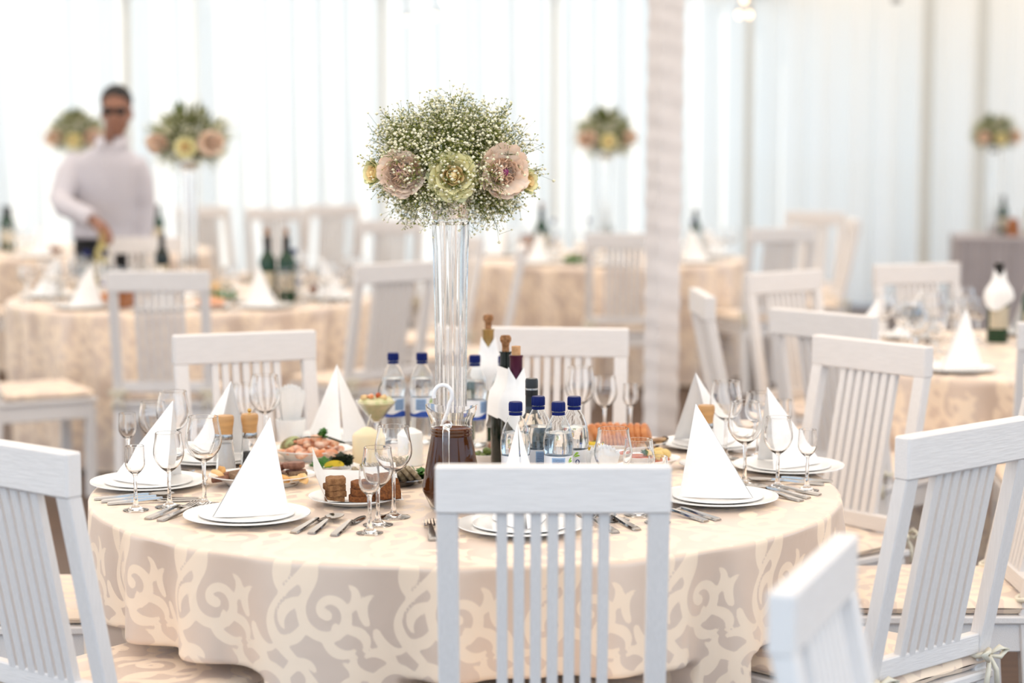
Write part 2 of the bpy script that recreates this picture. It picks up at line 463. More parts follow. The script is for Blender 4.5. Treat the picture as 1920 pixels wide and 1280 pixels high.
# ------------------------------------------------------------------ chairs
def make_chair():
    t = thing('banquet_chair', '', 'chair')
    part('top_rail', MB().box((0, 0.004, 0.956), (0.43, 0.038, 0.088)), 'paint_rail', t, 30, .004)
    for s in (-1, 1):
        part('rear_post', MB().beam((s * .193, .105, .44), (s * .193, .006, .914), .040, .034), 'paint', t, 30, .003)
        part('rear_leg', MB().beam((s * .193, .075, 0), (s * .193, .105, .445), .040, .036), 'paint', t, 30, .003)
        part('front_leg', MB().beam((s * .190, .500, 0), (s * .190, .500, .40), .042, .042), 'paint', t, 30, .003)
    part('cross_bar', MB().box((0, .093, .500), (.35, .026, .045)), 'paint_rail', t, 30, .003)
    for i in range(7):
        x = (i - 3) * .0312
        part('slat', MB().beam((x, .090, .515), (x, .006, .916), .0205, .020), 'paint', t, 30, .002)
    f = MB()
    f.box((0, .505, .385), (.40, .024, .075)); f.box((0, .105, .385), (.35, .024, .075))
    for s in (-1, 1): f.box((s * .195, .305, .385), (.024, .40, .075))
    part('seat_frame', f, 'paint_rail', t, 30, .003)
    part('seat_board', MB().box((0, .300, .428), (.44, .455, .020)), 'paint_rail', t, 30, .004)
    # cushion
    n = 46; vs = []; fs = []; uv = []
    for side in (0, 1):
        for j in range(n + 1):
            for i in range(n + 1):
                a = i / n * 2 - 1; b = j / n * 2 - 1
                ex = max(0, 1 - abs(a)) ; ey = max(0, 1 - abs(b))
                e = min(1, min(ex, ey) / .13); h = math.sqrt(max(0, 1 - (1 - e) ** 2))
                z = .438 + .018 + (.018 * h + .006 * (1 - a * a) * (1 - b * b) + .0015 * math.sin(9 * a + 4 * b)) * (1 if side == 0 else -.9)
                vs.append((a * .214, .298 + b * .216, z)); uv.append((a * .214 + .05, b * .216 + .31))
    N = (n + 1) ** 2
    for side in (0, 1):
        for j in range(n):
            for i in range(n):
                q = side * N + j * (n + 1) + i; fs.append((q, q + 1, q + n + 2, q + n + 1) if side == 0 else (q, q + n + 1, q + n + 2, q + 1))
    me = bpy.data.meshes.new('cushion'); me.from_pydata(vs, [], fs)
    u = np.array(uv); set_damask(me, draw(u[:, 0], u[:, 1]))
    me.shade_smooth(); me.materials.append(MATS['damask']); link('cushion', me, t)
    for s in (-1, 1):
        r = MB()
        pts = [Vector((s * .193 + .028 * math.cos(a), .098 + .028 * math.sin(a), .475 + .003 * math.sin(3 * a))) for a in [2 * PI * k / 12 for k in range(13)]]
        r.tube(pts, .006, 6)
        for q in (-1, 1):
            r.tube([(s * .193, .068, .475), (s * .193 + q * .02, .055, .49), (s * .193 + q * .04, .052, .482), (s * .193 + q * .022, .054, .468), (s * .193, .066, .473)], [.003, .007, .009, .006, .003], 6)
            r.tube([(s * .193, .066, .473), (s * .193 + q * .015, .058, .44), (s * .193 + q * .022, .060, .40)], [.004, .006, .007], 6)
        part('ribbon_tie', r, 'ribbon', t, 180)
    return t

CH = [  # rail centre, facing, label, group
 ((0.075, 3.69), (0, 1), 'white slatted chair with its back in front of the brown jug and water bottles', None),
 ((-0.794, 6.06), (.363, -.932), 'white slatted chair behind the wooden salt and pepper mills, facing the vase', None),
 ((0.14, 6.21), (-.13, -.99), 'white slatted chair directly behind the wine bottles and the tall vase', None),
 ((0.935, 4.17), (-.669, .743), 'white slatted chair with ribbon-tied cushion beside the blurred nearest chair', None),
 ((1.345, 5.06), (-1, 0), 'white slatted chair facing the main table, half hidden behind the ribbon-tied chair', None),
 ((1.03, 5.84), (-.78, -.62), 'cream-lit slatted chair behind the wine glasses on the right rim of the main table', None),
 ((-0.996, 3.966), (.63, .77), 'white slatted chair turned to the main table beside the place with three glasses', None),
 ((-1.45, 4.95), (1, .02), 'white chair of which little but the cushion shows beside the main tablecloth', None),
 ((0.428, 2.87), (.935, -.355), 'strongly blurred white chair standing close by, seen edge on', None),
 ((1.02, 6.72), (.73, .68), 'grey-shaded slatted chair with its back to the main table, at the neighbouring table', None),
 ((1.13, 8.56), (.61, -.79), 'bright white slatted chair next to the wrapped post, facing the neighbouring table', None),
 ((0.695, 7.52), (1, .05), 'slatted chair seen edge on beside the wrapped post', None),
 ((1.78, 9.03), (.35, -.94), 'white slatted chair behind the cluster of glasses, in front of the grey skirted table', None),
 ((1.79, 6.35), (.1, .99), 'slatted chair in front of the plate with the white napkin cone at the neighbouring table', None),
 ((-1.483, 8.587), (0, 1), 'grey-white slatted chair with its back turned, in front of the table by the man', None),
 ((-0.52, 9.08), (-.64, .77), 'slatted chair half behind the tall glass vase, facing the table by the man', None),
 ((-1.985, 11.15), (.22, -.975), 'slatted chair directly beside the man in the pale shirt', None),
 ((-2.36, 8.75), (.88, .47), 'slatted chair of which only the seat shows, at the table by the man', None),
 ((0.63, 11.54), (0, 1), 'slatted chair with its back turned, half behind the wrapped post', None),
 ((-0.27, 11.25), (-.86, -.5), 'slatted chair close behind the tall glass vase, facing the table by the man', None),
 ((0.05, 10.3), (-1, .04), 'slatted chair seen edge on just beside the tall glass vase', None),
 ((-0.78, 13.1), (-.3, .95), 'far slatted chair behind the vase, below the flower ball', None),
 ((1.59, 12.13), (-.32, .95), 'lilac-shaded slatted chair at the far end of the table behind the wrapped post', None),
 ((2.11, 14.3), (-.5, -.87), 'farthest cream chair in front of the bluish curtain', None),
 ((2.2, 13.25), (-1, 0), 'cream chair seen edge on in front of the bluish curtain', None),
 ((-1.72, 14.9), (.1, 1), 'far grey-white chair behind the champagne bottles', None),
 ((-1.35, 15.5), (-.4, .9), 'far grey-white chair nearest the bright curtain', None),
 ((-2.3, 15.3), (.3, .95), 'far grey-white chair behind the flower ball on the table by the man', None),
 ((-3.35, 12.3), (.1, 1), 'far chair with its back turned, at the table behind the man', None),
]
chair0 = make_chair()
SEATS = []
for k, ((x, y), (fx, fy), lab, grp) in enumerate(CH):
    rz = face(fx, fy); SEATS.append((x, y, rz))
    if k == 0:
        c = chair0; c.location = (x, y, 0); c.rotation_euler = (0, 0, rz)
    else: c = dup(chair0, (x, y, 0), rz)
    c['label'] = lab
    if grp: c['group'] = grp
    elif 'group' in c: del c['group']

# ------------------------------------------------------------------ tablecloths
TZ = 0.75
def tablecloth(cx, cy, R, label, N, nd, nt, m, seed, amp=1.0):
    rng = random.Random(seed); ph = [rng.uniform(0, 6.28) for _ in range(6)]
    th = np.arange(N) * 2 * PI / N
    lim = np.full(N, R + .02)                      # how far chair seats push the hanging cloth inwards
    for (sx, sy, rz) in SEATS:
        if math.hypot(sx - cx, sy - cy) > R + .85: continue
        c, s_ = math.cos(-rz), math.sin(-rz)
        for i in range(N):
            for r in np.arange(.45, R + .03, .02):
                px_, py_ = cx + r * math.cos(th[i]) - sx, cy + r * math.sin(th[i]) - sy
                lx, ly = px_ * c - py_ * s_, px_ * s_ + py_ * c
                if -.24 < lx < .235 and .03 < ly < .535:
                    lim[i] = min(lim[i], r - .012); break
    k = max(1, int(N * .007)); ker = np.ones(2 * k + 1) / (2 * k + 1)
    mn = np.min(np.stack([np.roll(lim, q) for q in range(-k, k + 1, max(1, k // 4))]), axis=0)
    lim = np.convolve(np.concatenate([mn[-k:], mn, mn[:k]]), ker, 'valid')
    fold = (.55 * np.sin(19 * th + 1.5 * np.sin(3 * th + ph[0]) + ph[1]) + .35 * np.sin(31 * th + 1.2 * np.sin(4 * th + ph[2]) + ph[3]) + .3 * np.sin(7 * th + ph[4]))
    fold = np.sign(fold) * np.abs(fold) ** 0.85
    rings = []; U = []; V = []
    for j in range(1, nt + 1):                    # the flat top
        r = (R - .008) * j / nt
        X = r * np.cos(th); Y = r * np.sin(th); rings.append((X, Y, np.full(N, TZ))); U.append(X); V.append(Y)
    for j in range(0, nd + 1):                    # over the edge and down
        t = j / nd; s_ = .74 * t
        if s_ < .012:
            a = s_ / .012 * PI / 2; r = np.full(N, R - .008 + .008 * math.sin(a)); z = np.full(N, TZ - .008 * (1 - math.cos(a)))
        else:
            dz = s_ - .004; z = np.full(N, max(.012, TZ - dz))
            tt = min(1, dz / .70)
            r = R - .035 * tt + amp * .042 * min(1, (dz / .30)) ** .9 * fold + .02 * tt * np.sin(3 * th + ph[5])
            b = np.clip((.515 - z) / .035, 0, 1); b = b * b * (3 - 2 * b)
            r = r * (1 - b) + np.minimum(r, lim) * b
        rings.append((r * np.cos(th), r * np.sin(th), z)); U.append(th * R); V.append(np.full(N, -s_))
    vs = [(0, 0, TZ)]
    for X, Y, Z in rings: vs += list(zip(X.tolist(), Y.tolist(), Z.tolist()))
    fs = [(0, 1 + i, 1 + (i + 1) % N) for i in range(N)]
    for q in range(len(rings) - 1):
        A = 1 + q * N; B = A + N
        fs += [(A + i, B + i, B + (i + 1) % N, A + (i + 1) % N) for i in range(N)]
    me = bpy.data.meshes.new('tablecloth'); me.from_pydata(vs, [], fs)
    set_damask(me, np.concatenate([[0.01], draw(np.concatenate(U), np.concatenate(V))]))
    me.shade_smooth(); me.materials.append(MATS[m])
    o = link('tablecloth', me, None, (cx, cy, 0))
    tag(o, label, 'tablecloth')
    return o
MC = (-0.11, 4.86)
RT = (2.05, 7.70); LT = (-1.60, 10.20); MT = (0.60, 13.20); FT = (-2.95, 14.00)
tablecloth(MC[0], MC[1], .89, 'cream damask cloth with large scrolls draped over the round main table', 960, 110, 60, 'damask', 1)
tablecloth(RT[0], RT[1], .90, 'tan damask cloth on the round table beside the grey-shaded chair', 300, 44, 16, 'damask', 2)
tablecloth(LT[0], LT[1], .90, 'tan damask cloth on the round table with the two champagne bottles', 300, 44, 16, 'damask', 3)
tablecloth(MT[0], MT[1], .90, 'tan damask cloth on the round table behind the wrapped post', 240, 34, 12, 'damask', 4)
tablecloth(FT[0], FT[1], .90, 'tan cloth on the far round table behind the man', 200, 24, 10, 'damask', 5)
# grey skirted side table at the back
gt = thing('skirted_table', 'rectangular side table with a pleated grey skirt before the bluish curtain', 'table', (4.15, 15.75, 0), -.15)
part('table_top', MB().box((0, 0, .74), (1.5, .7, .03)), 'cloth_grey', gt, 0, .005)
vs = []; fs = []; per = []
for a, b, n in (((-.74, -.34), (.74, -.34), 90), ((.74, -.34), (.74, .34), 40), ((.74, .34), (-.74, .34), 90), ((-.74, .34), (-.74, -.34), 40)):
    for i in range(n):
        t = i / n; nx_, ny_ = (b[1] - a[1]), -(b[0] - a[0]); L = math.hypot(nx_, ny_)
        d = .016 * math.sin(i * 1.9)
        per.append((a[0] + (b[0] - a[0]) * t + nx_ / L * d, a[1] + (b[1] - a[1]) * t + ny_ / L * d))
n = len(per)
for z in (.73, .4, .01): vs += [(p[0] * (1 + .01 * (z < .1)), p[1], z) for p in per]
for j in range(2):
    for i in range(n): fs.append((j * n + i, j * n + (i + 1) % n, (j + 1) * n + (i + 1) % n, (j + 1) * n + i))
part('skirt', MB().add(vs, fs), 'cloth_grey', gt, 180)

# ------------------------------------------------------------------ tableware builders
TT = TZ + 0.001                                   # everything on a table stands here
def lathe_part(name, prof, m, parent, n=32, smooth=35, loc=None, mod=None):
    return part(name, MB().lathe(prof, n, mod=mod), m, parent, smooth, loc=loc)

def glass_mesh(h, rb, rr, rf, bowl_h, tulip):
    """profile pieces of a stemmed glass: bowl, stem, foot"""
    zb = h - bowl_h; wl = .0013
    out = []; K = 14
    for k in range(K + 1):
        t = k / K
        if t < tulip: r = rb * math.sin(PI / 2 * (t / tulip)) ** .62
        else:
            q = (t - tulip) / (1 - tulip); r = rb + (rr - rb) * q * q * (3 - 2 * q)
        out.append((max(r, .0045), zb + bowl_h * t))
    inn = [(max(0.0, r - wl), z + (.004 if i == 0 else .0022 * (1 - i / K))) for i, (r, z) in enumerate(out)]
    inn[0] = (0, zb + .005)
    bowl = [(0, zb - .001)] + out + [(rr - wl / 2, h + .0006)] + inn[::-1]
    stem = [(0, .010), (.0075, .010), (.0050, .022), (.0040, zb * .55), (.0048, zb - .004), (.0075, zb + .004), (0, zb + .004)]
    foot = [(0, 0), (rf, 0), (rf, .0016), (rf * .55, .0042), (.0090, .0095), (.0070, .0125), (0, .0125)]
    return bowl, stem, foot
GL = {'large wine glass': glass_mesh(.203, .0420, .0345, .037, .105, .48),
      'medium wine glass': glass_mesh(.170, .0350, .0300, .033, .090, .50),
      'small liqueur glass': glass_mesh(.146, .0225, .0210, .0290, .066, .42)}
GPROTO = {}
def stem_glass(kind, x, y, label, group=None, full=True):
    key = (kind, full); name = kind.replace(' ', '_')
    if key not in GPROTO:
        t = None; b, s_, f = GL[kind]
        if full:
            me = [MB().lathe(b, 36).mesh('bowl', 'glass', 35), MB().lathe(s_, 16).mesh('stem', 'glass', 35), MB().lathe(f, 32).mesh('foot', 'glass', 35)]
        else:
            mb = MB().lathe(b, 20).lathe(s_, 8).lathe(f, 16); me = [mb.mesh(name, 'glass', 35)]
        GPROTO[key] = me
    if full:
        t = thing(name, label, 'glass', (x, y, TT), 0, group)
        for n_, m_ in zip(('bowl', 'stem', 'foot'), GPROTO[key]): link(n_, m_, t)
    else:
        t = tag(link(name, GPROTO[key][0], None, (x, y, TT)), label, 'glass', group)
    return t

def plate_prof(r, depth, foot=.55):
    return [(0, .003), (r * foot, .003), (r * foot, 0), (r * (foot + .03), 0), (r * .70, depth * .30), (r * .90, depth * .85), (r, depth), (r * .995, depth + .0022), (r * .88, depth * .85 + .003), (r * .66, depth * .30 + .0035), (r * .5, .0060), (0, .0060)]
PLATE = {r: MB().lathe(plate_prof(r, d), 56).mesh('plate', 'porcelain', 50) for r, d in ((.140, .014), (.105, .006), (.108, .016), (.085, .015), (.07, .012))}
def plate(name, r, x, y, z, label, group=None):
    return tag(link(name, PLATE[r], None, (x, y, z)), label, 'plate', group)

def oval_dish(name, a, b, h, x, y, rz, label, m='porcelain'):
    prof = plate_prof(1.0, h, .62)
    mb = MB().lathe(prof, 56); mb.v = [(p[0] * a, p[1] * b, p[2]) for p in mb.v]
    return tag(part(name, mb, m, None, 50, loc=(x, y, TT), rz=rz), label, 'dish')

def napkin_mesh(h, wid, dep, seed):
    """starched pyramid fold: ridge slopes to the guest (-Y), open behind; two cloth layers on each wing"""
    rng = random.Random(seed); mb = MB(); n = 10
    apex = Vector((rng.uniform(-.006, .006), dep * .40, h))
    for lay in (0, 1):
        sh = .006 * lay
        for s in (-1, 1):
            F = Vector((s * (.004 + sh), -dep * .60 + sh * 2.4, 0)); B = Vector((s * (wid / 2 - sh), dep * .40 - sh, 0))
            A = apex - Vector((0, 0, sh * 2.2)); vs = []; idx = {}
            for i in range(n + 1):
                for j in range(i + 1):
                    u = i / n; v = j / i if i else 0
                    p = A * (1 - u) + (F * (1 - v) + B * v) * u
                    bulge = math.sin(PI * v) * u * (.011 + .005 * math.sin(4 * u + seed)) - .003 * math.sin(2 * PI * v + seed) * u
                    nrm = (F - A).cross(B - A).normalized() * (-s)
                    if nrm.y > 0: nrm = -nrm
                    p = p + nrm * bulge * .8
                    p.z = max(p.z, 0.0) if i < n else 0.0
                    idx[(i, j)] = len(vs); vs.append(p)
            fs = []
            for i in range(n):
                for j in range(i + 1):
                    fs.append((idx[(i, j)], idx[(i + 1, j)], idx[(i + 1, j + 1)]))
                    if j < i: fs.append((idx[(i, j)], idx[(i + 1, j + 1)], idx[(i, j + 1)]))
            # give the cloth its thickness
            m2 = [p + Vector((0, .0016, -.0004)) for p in vs]; o = len(vs); f2 = [tuple(q + o for q in reversed(f)) for f in fs]
            rim = [idx[(i, 0)] for i in range(n + 1)] + [idx[(n, j)] for j in range(1, n + 1)] + [idx[(i, i)] for i in range(n - 1, 0, -1)]
            f3 = [(rim[k], rim[(k + 1) % len(rim)], rim[(k + 1) % len(rim)] + o, rim[k] + o) for k in range(len(rim))]
            mb.add(vs + m2, fs + f2 + f3)
    return mb.mesh('napkin', 'linen', 50)
NAPK = [napkin_mesh(.195, .155, .145, 1), napkin_mesh(.205, .150, .150, 2), napkin_mesh(.190, .165, .150, 3), napkin_mesh(.21, .115, .12, 4)]
def napkin(k, x, y, z, rz, label, group=None):
    return tag(link('folded_napkin', NAPK[k], None, (x, y, z), rz), label, 'napkin', group)

def strip(mb, sec):
    """flat bar through (y, half width, z, thickness, x) sections"""
    o = len(mb.v)
    for s_ in sec:
        y, w_, z, t = s_[:4]; x = s_[4] if len(s_) > 4 else 0
        mb.v += [(x - w_, y, z), (x + w_, y, z), (x + w_ * .8, y, z + t), (x - w_ * .8, y, z + t)]
    for k in range(len(sec) - 1):
        A = o + 4 * k; B = A + 4
        for i in range(4): j = (i + 1) % 4; mb.f.append((A + i, A + j, B + j, B + i))
    mb.f.append((o + 3, o + 2, o + 1, o)); e = o + 4 * (len(sec) - 1); mb.f.append((e, e + 1, e + 2, e + 3))
    return mb
HANDLE = strip(MB(), [(0, .0085, .000, .0035), (.006, .0098, .0005, .0045), (.05, .0088, .0035, .0045), (.09, .0062, .0070, .0045), (.118, .0042, .0085, .0042), (.125, .004, .0085, .004)]).mesh('handle', 'steel', 50)
def fork_meshes():
    h = strip(MB(), [(.118, .004, .0085, .004), (.128, .006, .007, .003), (.138, .0115, .0045, .0025), (.150, .0128, .003, .0022)]).mesh('fork_head', 'steel', 50)
    ti = []
    for i in range(4):
        x = (i - 1.5) * .0072
        ti.append(strip(MB(), [(.148, .0022, .003, .0022, x), (.165, .0020, .002, .002, x * .98), (.185, .0017, .0045, .002, x * .95), (.198, .0008, .0085, .0014, x * .93)]).mesh('tine', 'steel', 50))
    return h, ti
FORK = fork_meshes()
BLADE = strip(MB(), [(.112, .005, .006, .004), (.122, .0085, .003, .0028), (.16, .0100, .0012, .0022), (.20, .0095, .001, .0018), (.218, .0060, .001, .0012), (.224, .0015, .001, .001)]).mesh('blade', 'steel', 50)
def spoon_bowl():
    mb = MB(); n = 12; vs = []; fs = []
    for lay in (0, 1):
        for j in range(7):
            for i in range(n):
                a = 2 * PI * i / n; r = j / 6
                x = .0205 * r * math.cos(a); y = .158 + .031 * r * math.sin(a) * (1 - .15 * math.sin(a))
                vs.append((x, y, .0015 + .0085 * r * r + .0012 * lay))
    for lay in (0, 1):
        for j in range(6):
            for i in range(n):
                k = (i + 1) % n; A = lay * 7 * n + j * n; q = (A + i, A + k, A + n + k, A + n + i); fs.append(q if lay else q[::-1])
    for i in range(n): k = (i + 1) % n; fs.append((6 * n + i, 6 * n + k, 13 * n + k, 13 * n + i))
    return mb.add(vs, fs).mesh('spoon_bowl', 'steel', 60)
SPOON = spoon_bowl()
def cutlery(kind, p0, p1, label, group=None):
    """handle end at p0, head towards p1"""
    rz = face(p1[0] - p0[0], p1[1] - p0[1])
    t = thing(kind, label, kind, (p0[0], p0[1], TT), rz, group); link('handle', HANDLE, t)
    if kind == 'fork':
        h = link('fork_head', FORK[0], t)
        for m_ in FORK[1]: link('tine', m_, h)
    elif kind == 'knife': link('blade', BLADE, t)
    else: link('spoon_bowl', SPOON, t)
    return t

# ------------------------------------------------------------------ main table: places
def out_from(c, ang, r): return (c[0] + r * math.cos(ang), c[1] + r * math.sin(ang))
PL = [  # plate centre, napkin kind, turn of the napkin guest side, words
 ((-.583, 4.451), 1, (-.75, -.66), 'beside the rye bread plate'),
 ((-.872, 4.868), 2, (-1, .05), 'behind three rim glasses'),
 ((-.795, 5.190), 0, (-.85, .5), 'behind the salt mill'),
 ((.020, 4.335), 3, (.1, -1), 'behind the front chair back'),
 ((.474, 4.668), 1, (.85, -.52), 'before the half-hidden mill'),
 ((.695, 5.098), 0, (.98, .15), 'at the rim by the cream-lit chair'),
 ((.535, 5.462), 2, (.80, .60), 'behind the mushroom platter'),
 ((-.470, 5.560), 2, (.15, -.98), 'behind the seafood plate'),
]
for k, ((x, y), nk, (gx, gy), words) in enumerate(PL):
    if k == 2: x, y = -.770, 5.228
    plate('dinner_plate', .140, x, y, TT, 'large white dinner plate under a smaller plate, ' + words)
    plate('side_plate', .105, x, y, TT + .0085, 'small white plate stacked on a dinner plate, ' + words)
    napkin(nk, x, y, TT + .0168, face(-gx, -gy), 'white napkin folded into a standing cone, ' + words)
GLS = [
 ('small liqueur glass', -.303, 4.303, 'in front of the rye bread'), ('medium wine glass', -.291, 4.392, 'in front of the rye bread'), ('large wine glass', -.262, 4.480, 'in front of the rye bread'),
 ('small liqueur glass', -.848, 4.563, 'beside the cutlery at the tablecloth rim'), ('medium wine glass', -.778, 4.600, 'beside the cutlery at the tablecloth rim'), ('large wine glass', -.703, 4.628, 'between the napkin cones and the meat platter'),
 ('small liqueur glass', -.962, 5.085, 'behind the napkin at the dark gap beside the tablecloth'), ('medium wine glass', -.905, 5.118, 'behind the napkin at the tablecloth rim'), ('large wine glass', -.845, 5.072, 'behind the napkin, next to the salt mill'),
 ('medium wine glass', -.717, 5.478, 'in front of the white chair beyond the mills'), ('large wine glass', -.655, 5.400, 'in front of the white chair beyond the mills'),
 ('small liqueur glass', .318, 4.420, 'behind the chair rail below the sauce dish'), ('medium wine glass', .282, 4.505, 'behind the chair rail below the sauce dish'), ('large wine glass', .222, 4.448, 'behind the chair rail, next to the water bottles'),
 ('small liqueur glass', .700, 4.812, 'at the tablecloth rim before the cream-lit chair'), ('medium wine glass', .635, 4.848, 'at the tablecloth rim before the cream-lit chair'), ('large wine glass', .560, 4.880, 'next to the leaning napkin cone'),
 ('small liqueur glass', .712, 5.335, 'behind the napkin near the cream-lit chair'), ('medium wine glass', .642, 5.305, 'behind the napkin near the cream-lit chair'), ('large wine glass', .555, 5.275, 'behind the pepper mill near the leaning napkin'),
 ('small liqueur glass', .330, 5.660, 'behind the roast roll'), ('medium wine glass', .257, 5.640, 'behind the roast roll'), ('large wine glass', .187, 5.580, 'behind the roast roll'),
]
for kind, x, y, wd in GLS: stem_glass(kind, x, y, 'empty %s %s' % (kind, wd))
CUT = [
 ('fork', (-.803, 4.451), (-.664, 4.758), 'steel fork next to the liqueur glass at the tablecloth rim'),
 ('fork', (-.772, 4.430), (-.633, 4.722), 'steel fork next to the plate with the front napkin cone'),
 ('knife', (-.465, 4.298), (-.390, 4.513), 'steel knife next to the front napkin plate'),
 ('spoon', (-.427, 4.292), (-.365, 4.545), 'steel spoon in front of the rye bread plate'),
 ('knife', (-.377, 4.269), (-.323, 4.507), 'steel knife beside the liqueur glass before the bread'),
 ('spoon', (-.968, 4.690), (-.786, 4.722), 'steel spoon lying against the rim plate by the dark gap'),
 ('knife', (-.945, 4.658), (-.755, 4.702), 'steel knife nearest the rim plate by the dark gap'),
 ('knife', (-.925, 4.628), (-.755, 4.675), 'steel knife among the feet of the rim glasses'),
 ('fork', (-.165, 4.219), (-.182, 4.420), 'steel fork beside the foot of the brown jug'),
 ('knife', (.270, 4.330), (.205, 4.480), 'steel knife seen between the slats of the nearest upright chair'),
 ('spoon', (.222, 4.300), (.170, 4.430), 'steel spoon seen between the slats of the nearest upright chair'),
 ('fork', (.454, 4.440), (.350, 4.575), 'steel fork beside the plate of the leaning napkin'),
 ('fork', (.425, 4.425), (.325, 4.560), 'steel fork close to the rail of the nearest upright chair'),
 ('knife', (.722, 4.748), (.563, 4.870), 'steel knife below the wine glasses at the rim'),
 ('spoon', (.690, 4.705), (.560, 4.840), 'steel spoon between the plate and the wine glasses'),
 ('knife', (.668, 4.668), (.560, 4.795), 'steel knife close to the leaning napkin plate'),
 ('knife', (.780, 4.926), (.640, 4.938), 'steel knife below the rim plate near the cream-lit chair'),
 ('spoon', (.752, 4.886), (.585, 4.916), 'steel spoon lying behind the wine glass stems'),
 ('fork', (-.985, 5.015), (-.850, 5.030), 'steel fork behind the rim plate by the dark gap'),
 ('knife', (-.690, 5.115), (-.615, 5.080), 'steel knife in front of the salt mill'),
]
for kind, a, b, lab in CUT: cutlery(kind, a, b, lab)

# ------------------------------------------------------------------ centre of the main table
# --- tall faceted vase
VX, VY = -.146, 4.88
vase = thing('glass_vase', 'tall faceted clear glass vase carrying the large flower ball', 'vase', (VX, VY, TT))
ov = [(0, 0), (.062, 0), (.064, .006), (.050, .016), (.040, .030), (.036, .06), (.036, .22), (.0375, .42), (.0405, .56), (.0445, .635)]
iv = [(.0375, .634), (.0330, .56), (.0300, .42), (.0285, .22), (.0280, .07), (.022, .045), (0, .040)]
def flute(r, z, a, k): return (r * (1 + (.045 if k < len(ov) else -.03) * math.cos(10 * a)) if .02 < z < .63 else r, z)
lathe_part('body', ov + iv, 'glass', vase, n=120, smooth=50, mod=flute)
lathe_part('cup', [(0, .628), (.0385, .628), (.040, .632), (.046, .660), (.058, .690), (.0565, .6915), (.0440, .662), (.037, .640), (0, .638)], 'glass', vase, n=40, smooth=35)

def baby_breath(n_sprig, rx, zc, rz_up, rz_dn, seed, per=26, fr=.0032, parent=None):
    """branching sprigs with tiny white florets and green buds"""
    rng = random.Random(seed); st = MB(); fl_ = MB(); bd = MB()
    def oct_(mb, c, r):
        x, y, z = c; mb.add([(x + r, y, z), (x - r, y, z), (x, y + r, z), (x, y - r, z), (x, y, z + r * .8), (x, y, z - r * .9)],
            [(0, 2, 4), (2, 1, 4), (1, 3, 4), (3, 0, 4), (2, 0, 5), (1, 2, 5), (3, 1, 5), (0, 3, 5)])
    def thin(a, b, r):
        a = Vector(a); b = Vector(b); d = (b - a).normalized(); u = d.orthogonal().normalized(); v = d.cross(u)
        vs = []
        for p, q in ((a, r), (b, r * .7)):
            for k in range(3): ang_ = 2 * PI * k / 3; vs.append(p + (u * math.cos(ang_) + v * math.sin(ang_)) * q)
        st.add(vs, [(0, 1, 4, 3), (1, 2, 5, 4), (2, 0, 3, 5)])
    for k in range(n_sprig):
        az = rng.uniform(0, 2 * PI); el = math.asin(rng.uniform(-.92, 1.0)); R = rng.uniform(.62, 1.03)
        if rng.random() < .12: R *= 1.10
        d = Vector((math.cos(az) * math.cos(el), math.sin(az) * math.cos(el), math.sin(el)))
        tip = Vector((d.x * rx * R, d.y * rx * R, zc + d.z * (rz_up if d.z > 0 else rz_dn) * R))
        if d.z < -.15 and math.hypot(tip.x, tip.y) < .095: continue
        root = Vector((d.x * .03, d.y * .03, zc - .045 + max(0, d.z) * .02))
        mid = root.lerp(tip, .55) + Vector((rng.uniform(-.012, .012), rng.uniform(-.012, .012), .018 if d.z < .3 else 0))
        if tip.z < .02:
            q = math.hypot(mid.x, mid.y); g = max(1, .082 / max(q, .001)); mid = Vector((mid.x * g, mid.y * g, max(mid.z, .022)))
        thin(root, mid, .0011); thin(mid, tip, .0007)
        for q in range(per):
            base = mid.lerp(tip, rng.uniform(.15, 1.0))
            e = base + Vector((rng.gauss(0, 1), rng.gauss(0, 1), rng.gauss(0, 1))) * .013 + (tip - mid).normalized() * rng.uniform(0, .016)
            if e.z < .012:
                q = math.hypot(e.x, e.y); g = max(1, .072 / max(q, .001)); e = Vector((e.x * g, e.y * g, e.z))
            thin(base, e, .00045)
            if rng.random() < .50: oct_(fl_, e, fr * rng.uniform(.6, 1.15))
            else: oct_(bd, e, fr * rng.uniform(.35, .65))
    out = []
    for nm, mb, m in (('sprigs', st, 'stem_green'), ('florets', fl_, 'floret'), ('buds', bd, 'bud_green')):
        o = part(nm, mb, m, parent, 180); o['kind'] = 'stuff'; out.append(o)
    return out

def petal_mesh(w_, h_, cup, m, name='petal', ruffle=.0):
    mb = MB(); nu, nv = 7, 6; vs = []; fs = []
    for lay in (0, 1):
        for j in range(nv + 1):
            for i in range(nu + 1):
                u = i / nu * 2 - 1; v = j / nv
                wid = w_ * math.sin(PI * min(1, .18 + v * .62)) ** .8 * (1 - .12 * v * v)
                x = u * wid; z = v * h_ * (1 - .12 * u * u)
                y = -cup * (1 - u * u) * math.sin(PI * (.15 + .6 * v)) - cup * .9 * max(0, v - .7) * 2.6 + ruffle * math.sin(5 * u) * v - .0006 * lay
                vs.append((x, -y, z))
    N = (nu + 1) * (nv + 1)
    for lay in (0, 1):
        for j in range(nv):
            for i in range(nu):
                q = lay * N + j * (nu + 1) + i; f = (q, q + 1, q + nu + 2, q + nu + 1); fs.append(f if lay else f[::-1])
    return mb.add(vs, fs).mesh(name, m, 180)
PET_OUT = petal_mesh(.024, .034, .008, 'rose_petal', ruffle=.001); PET_IN = petal_mesh(.016, .026, .006, 'rose_heart'); PET_GR = petal_mesh(.022, .036, .008, 'rose_green')
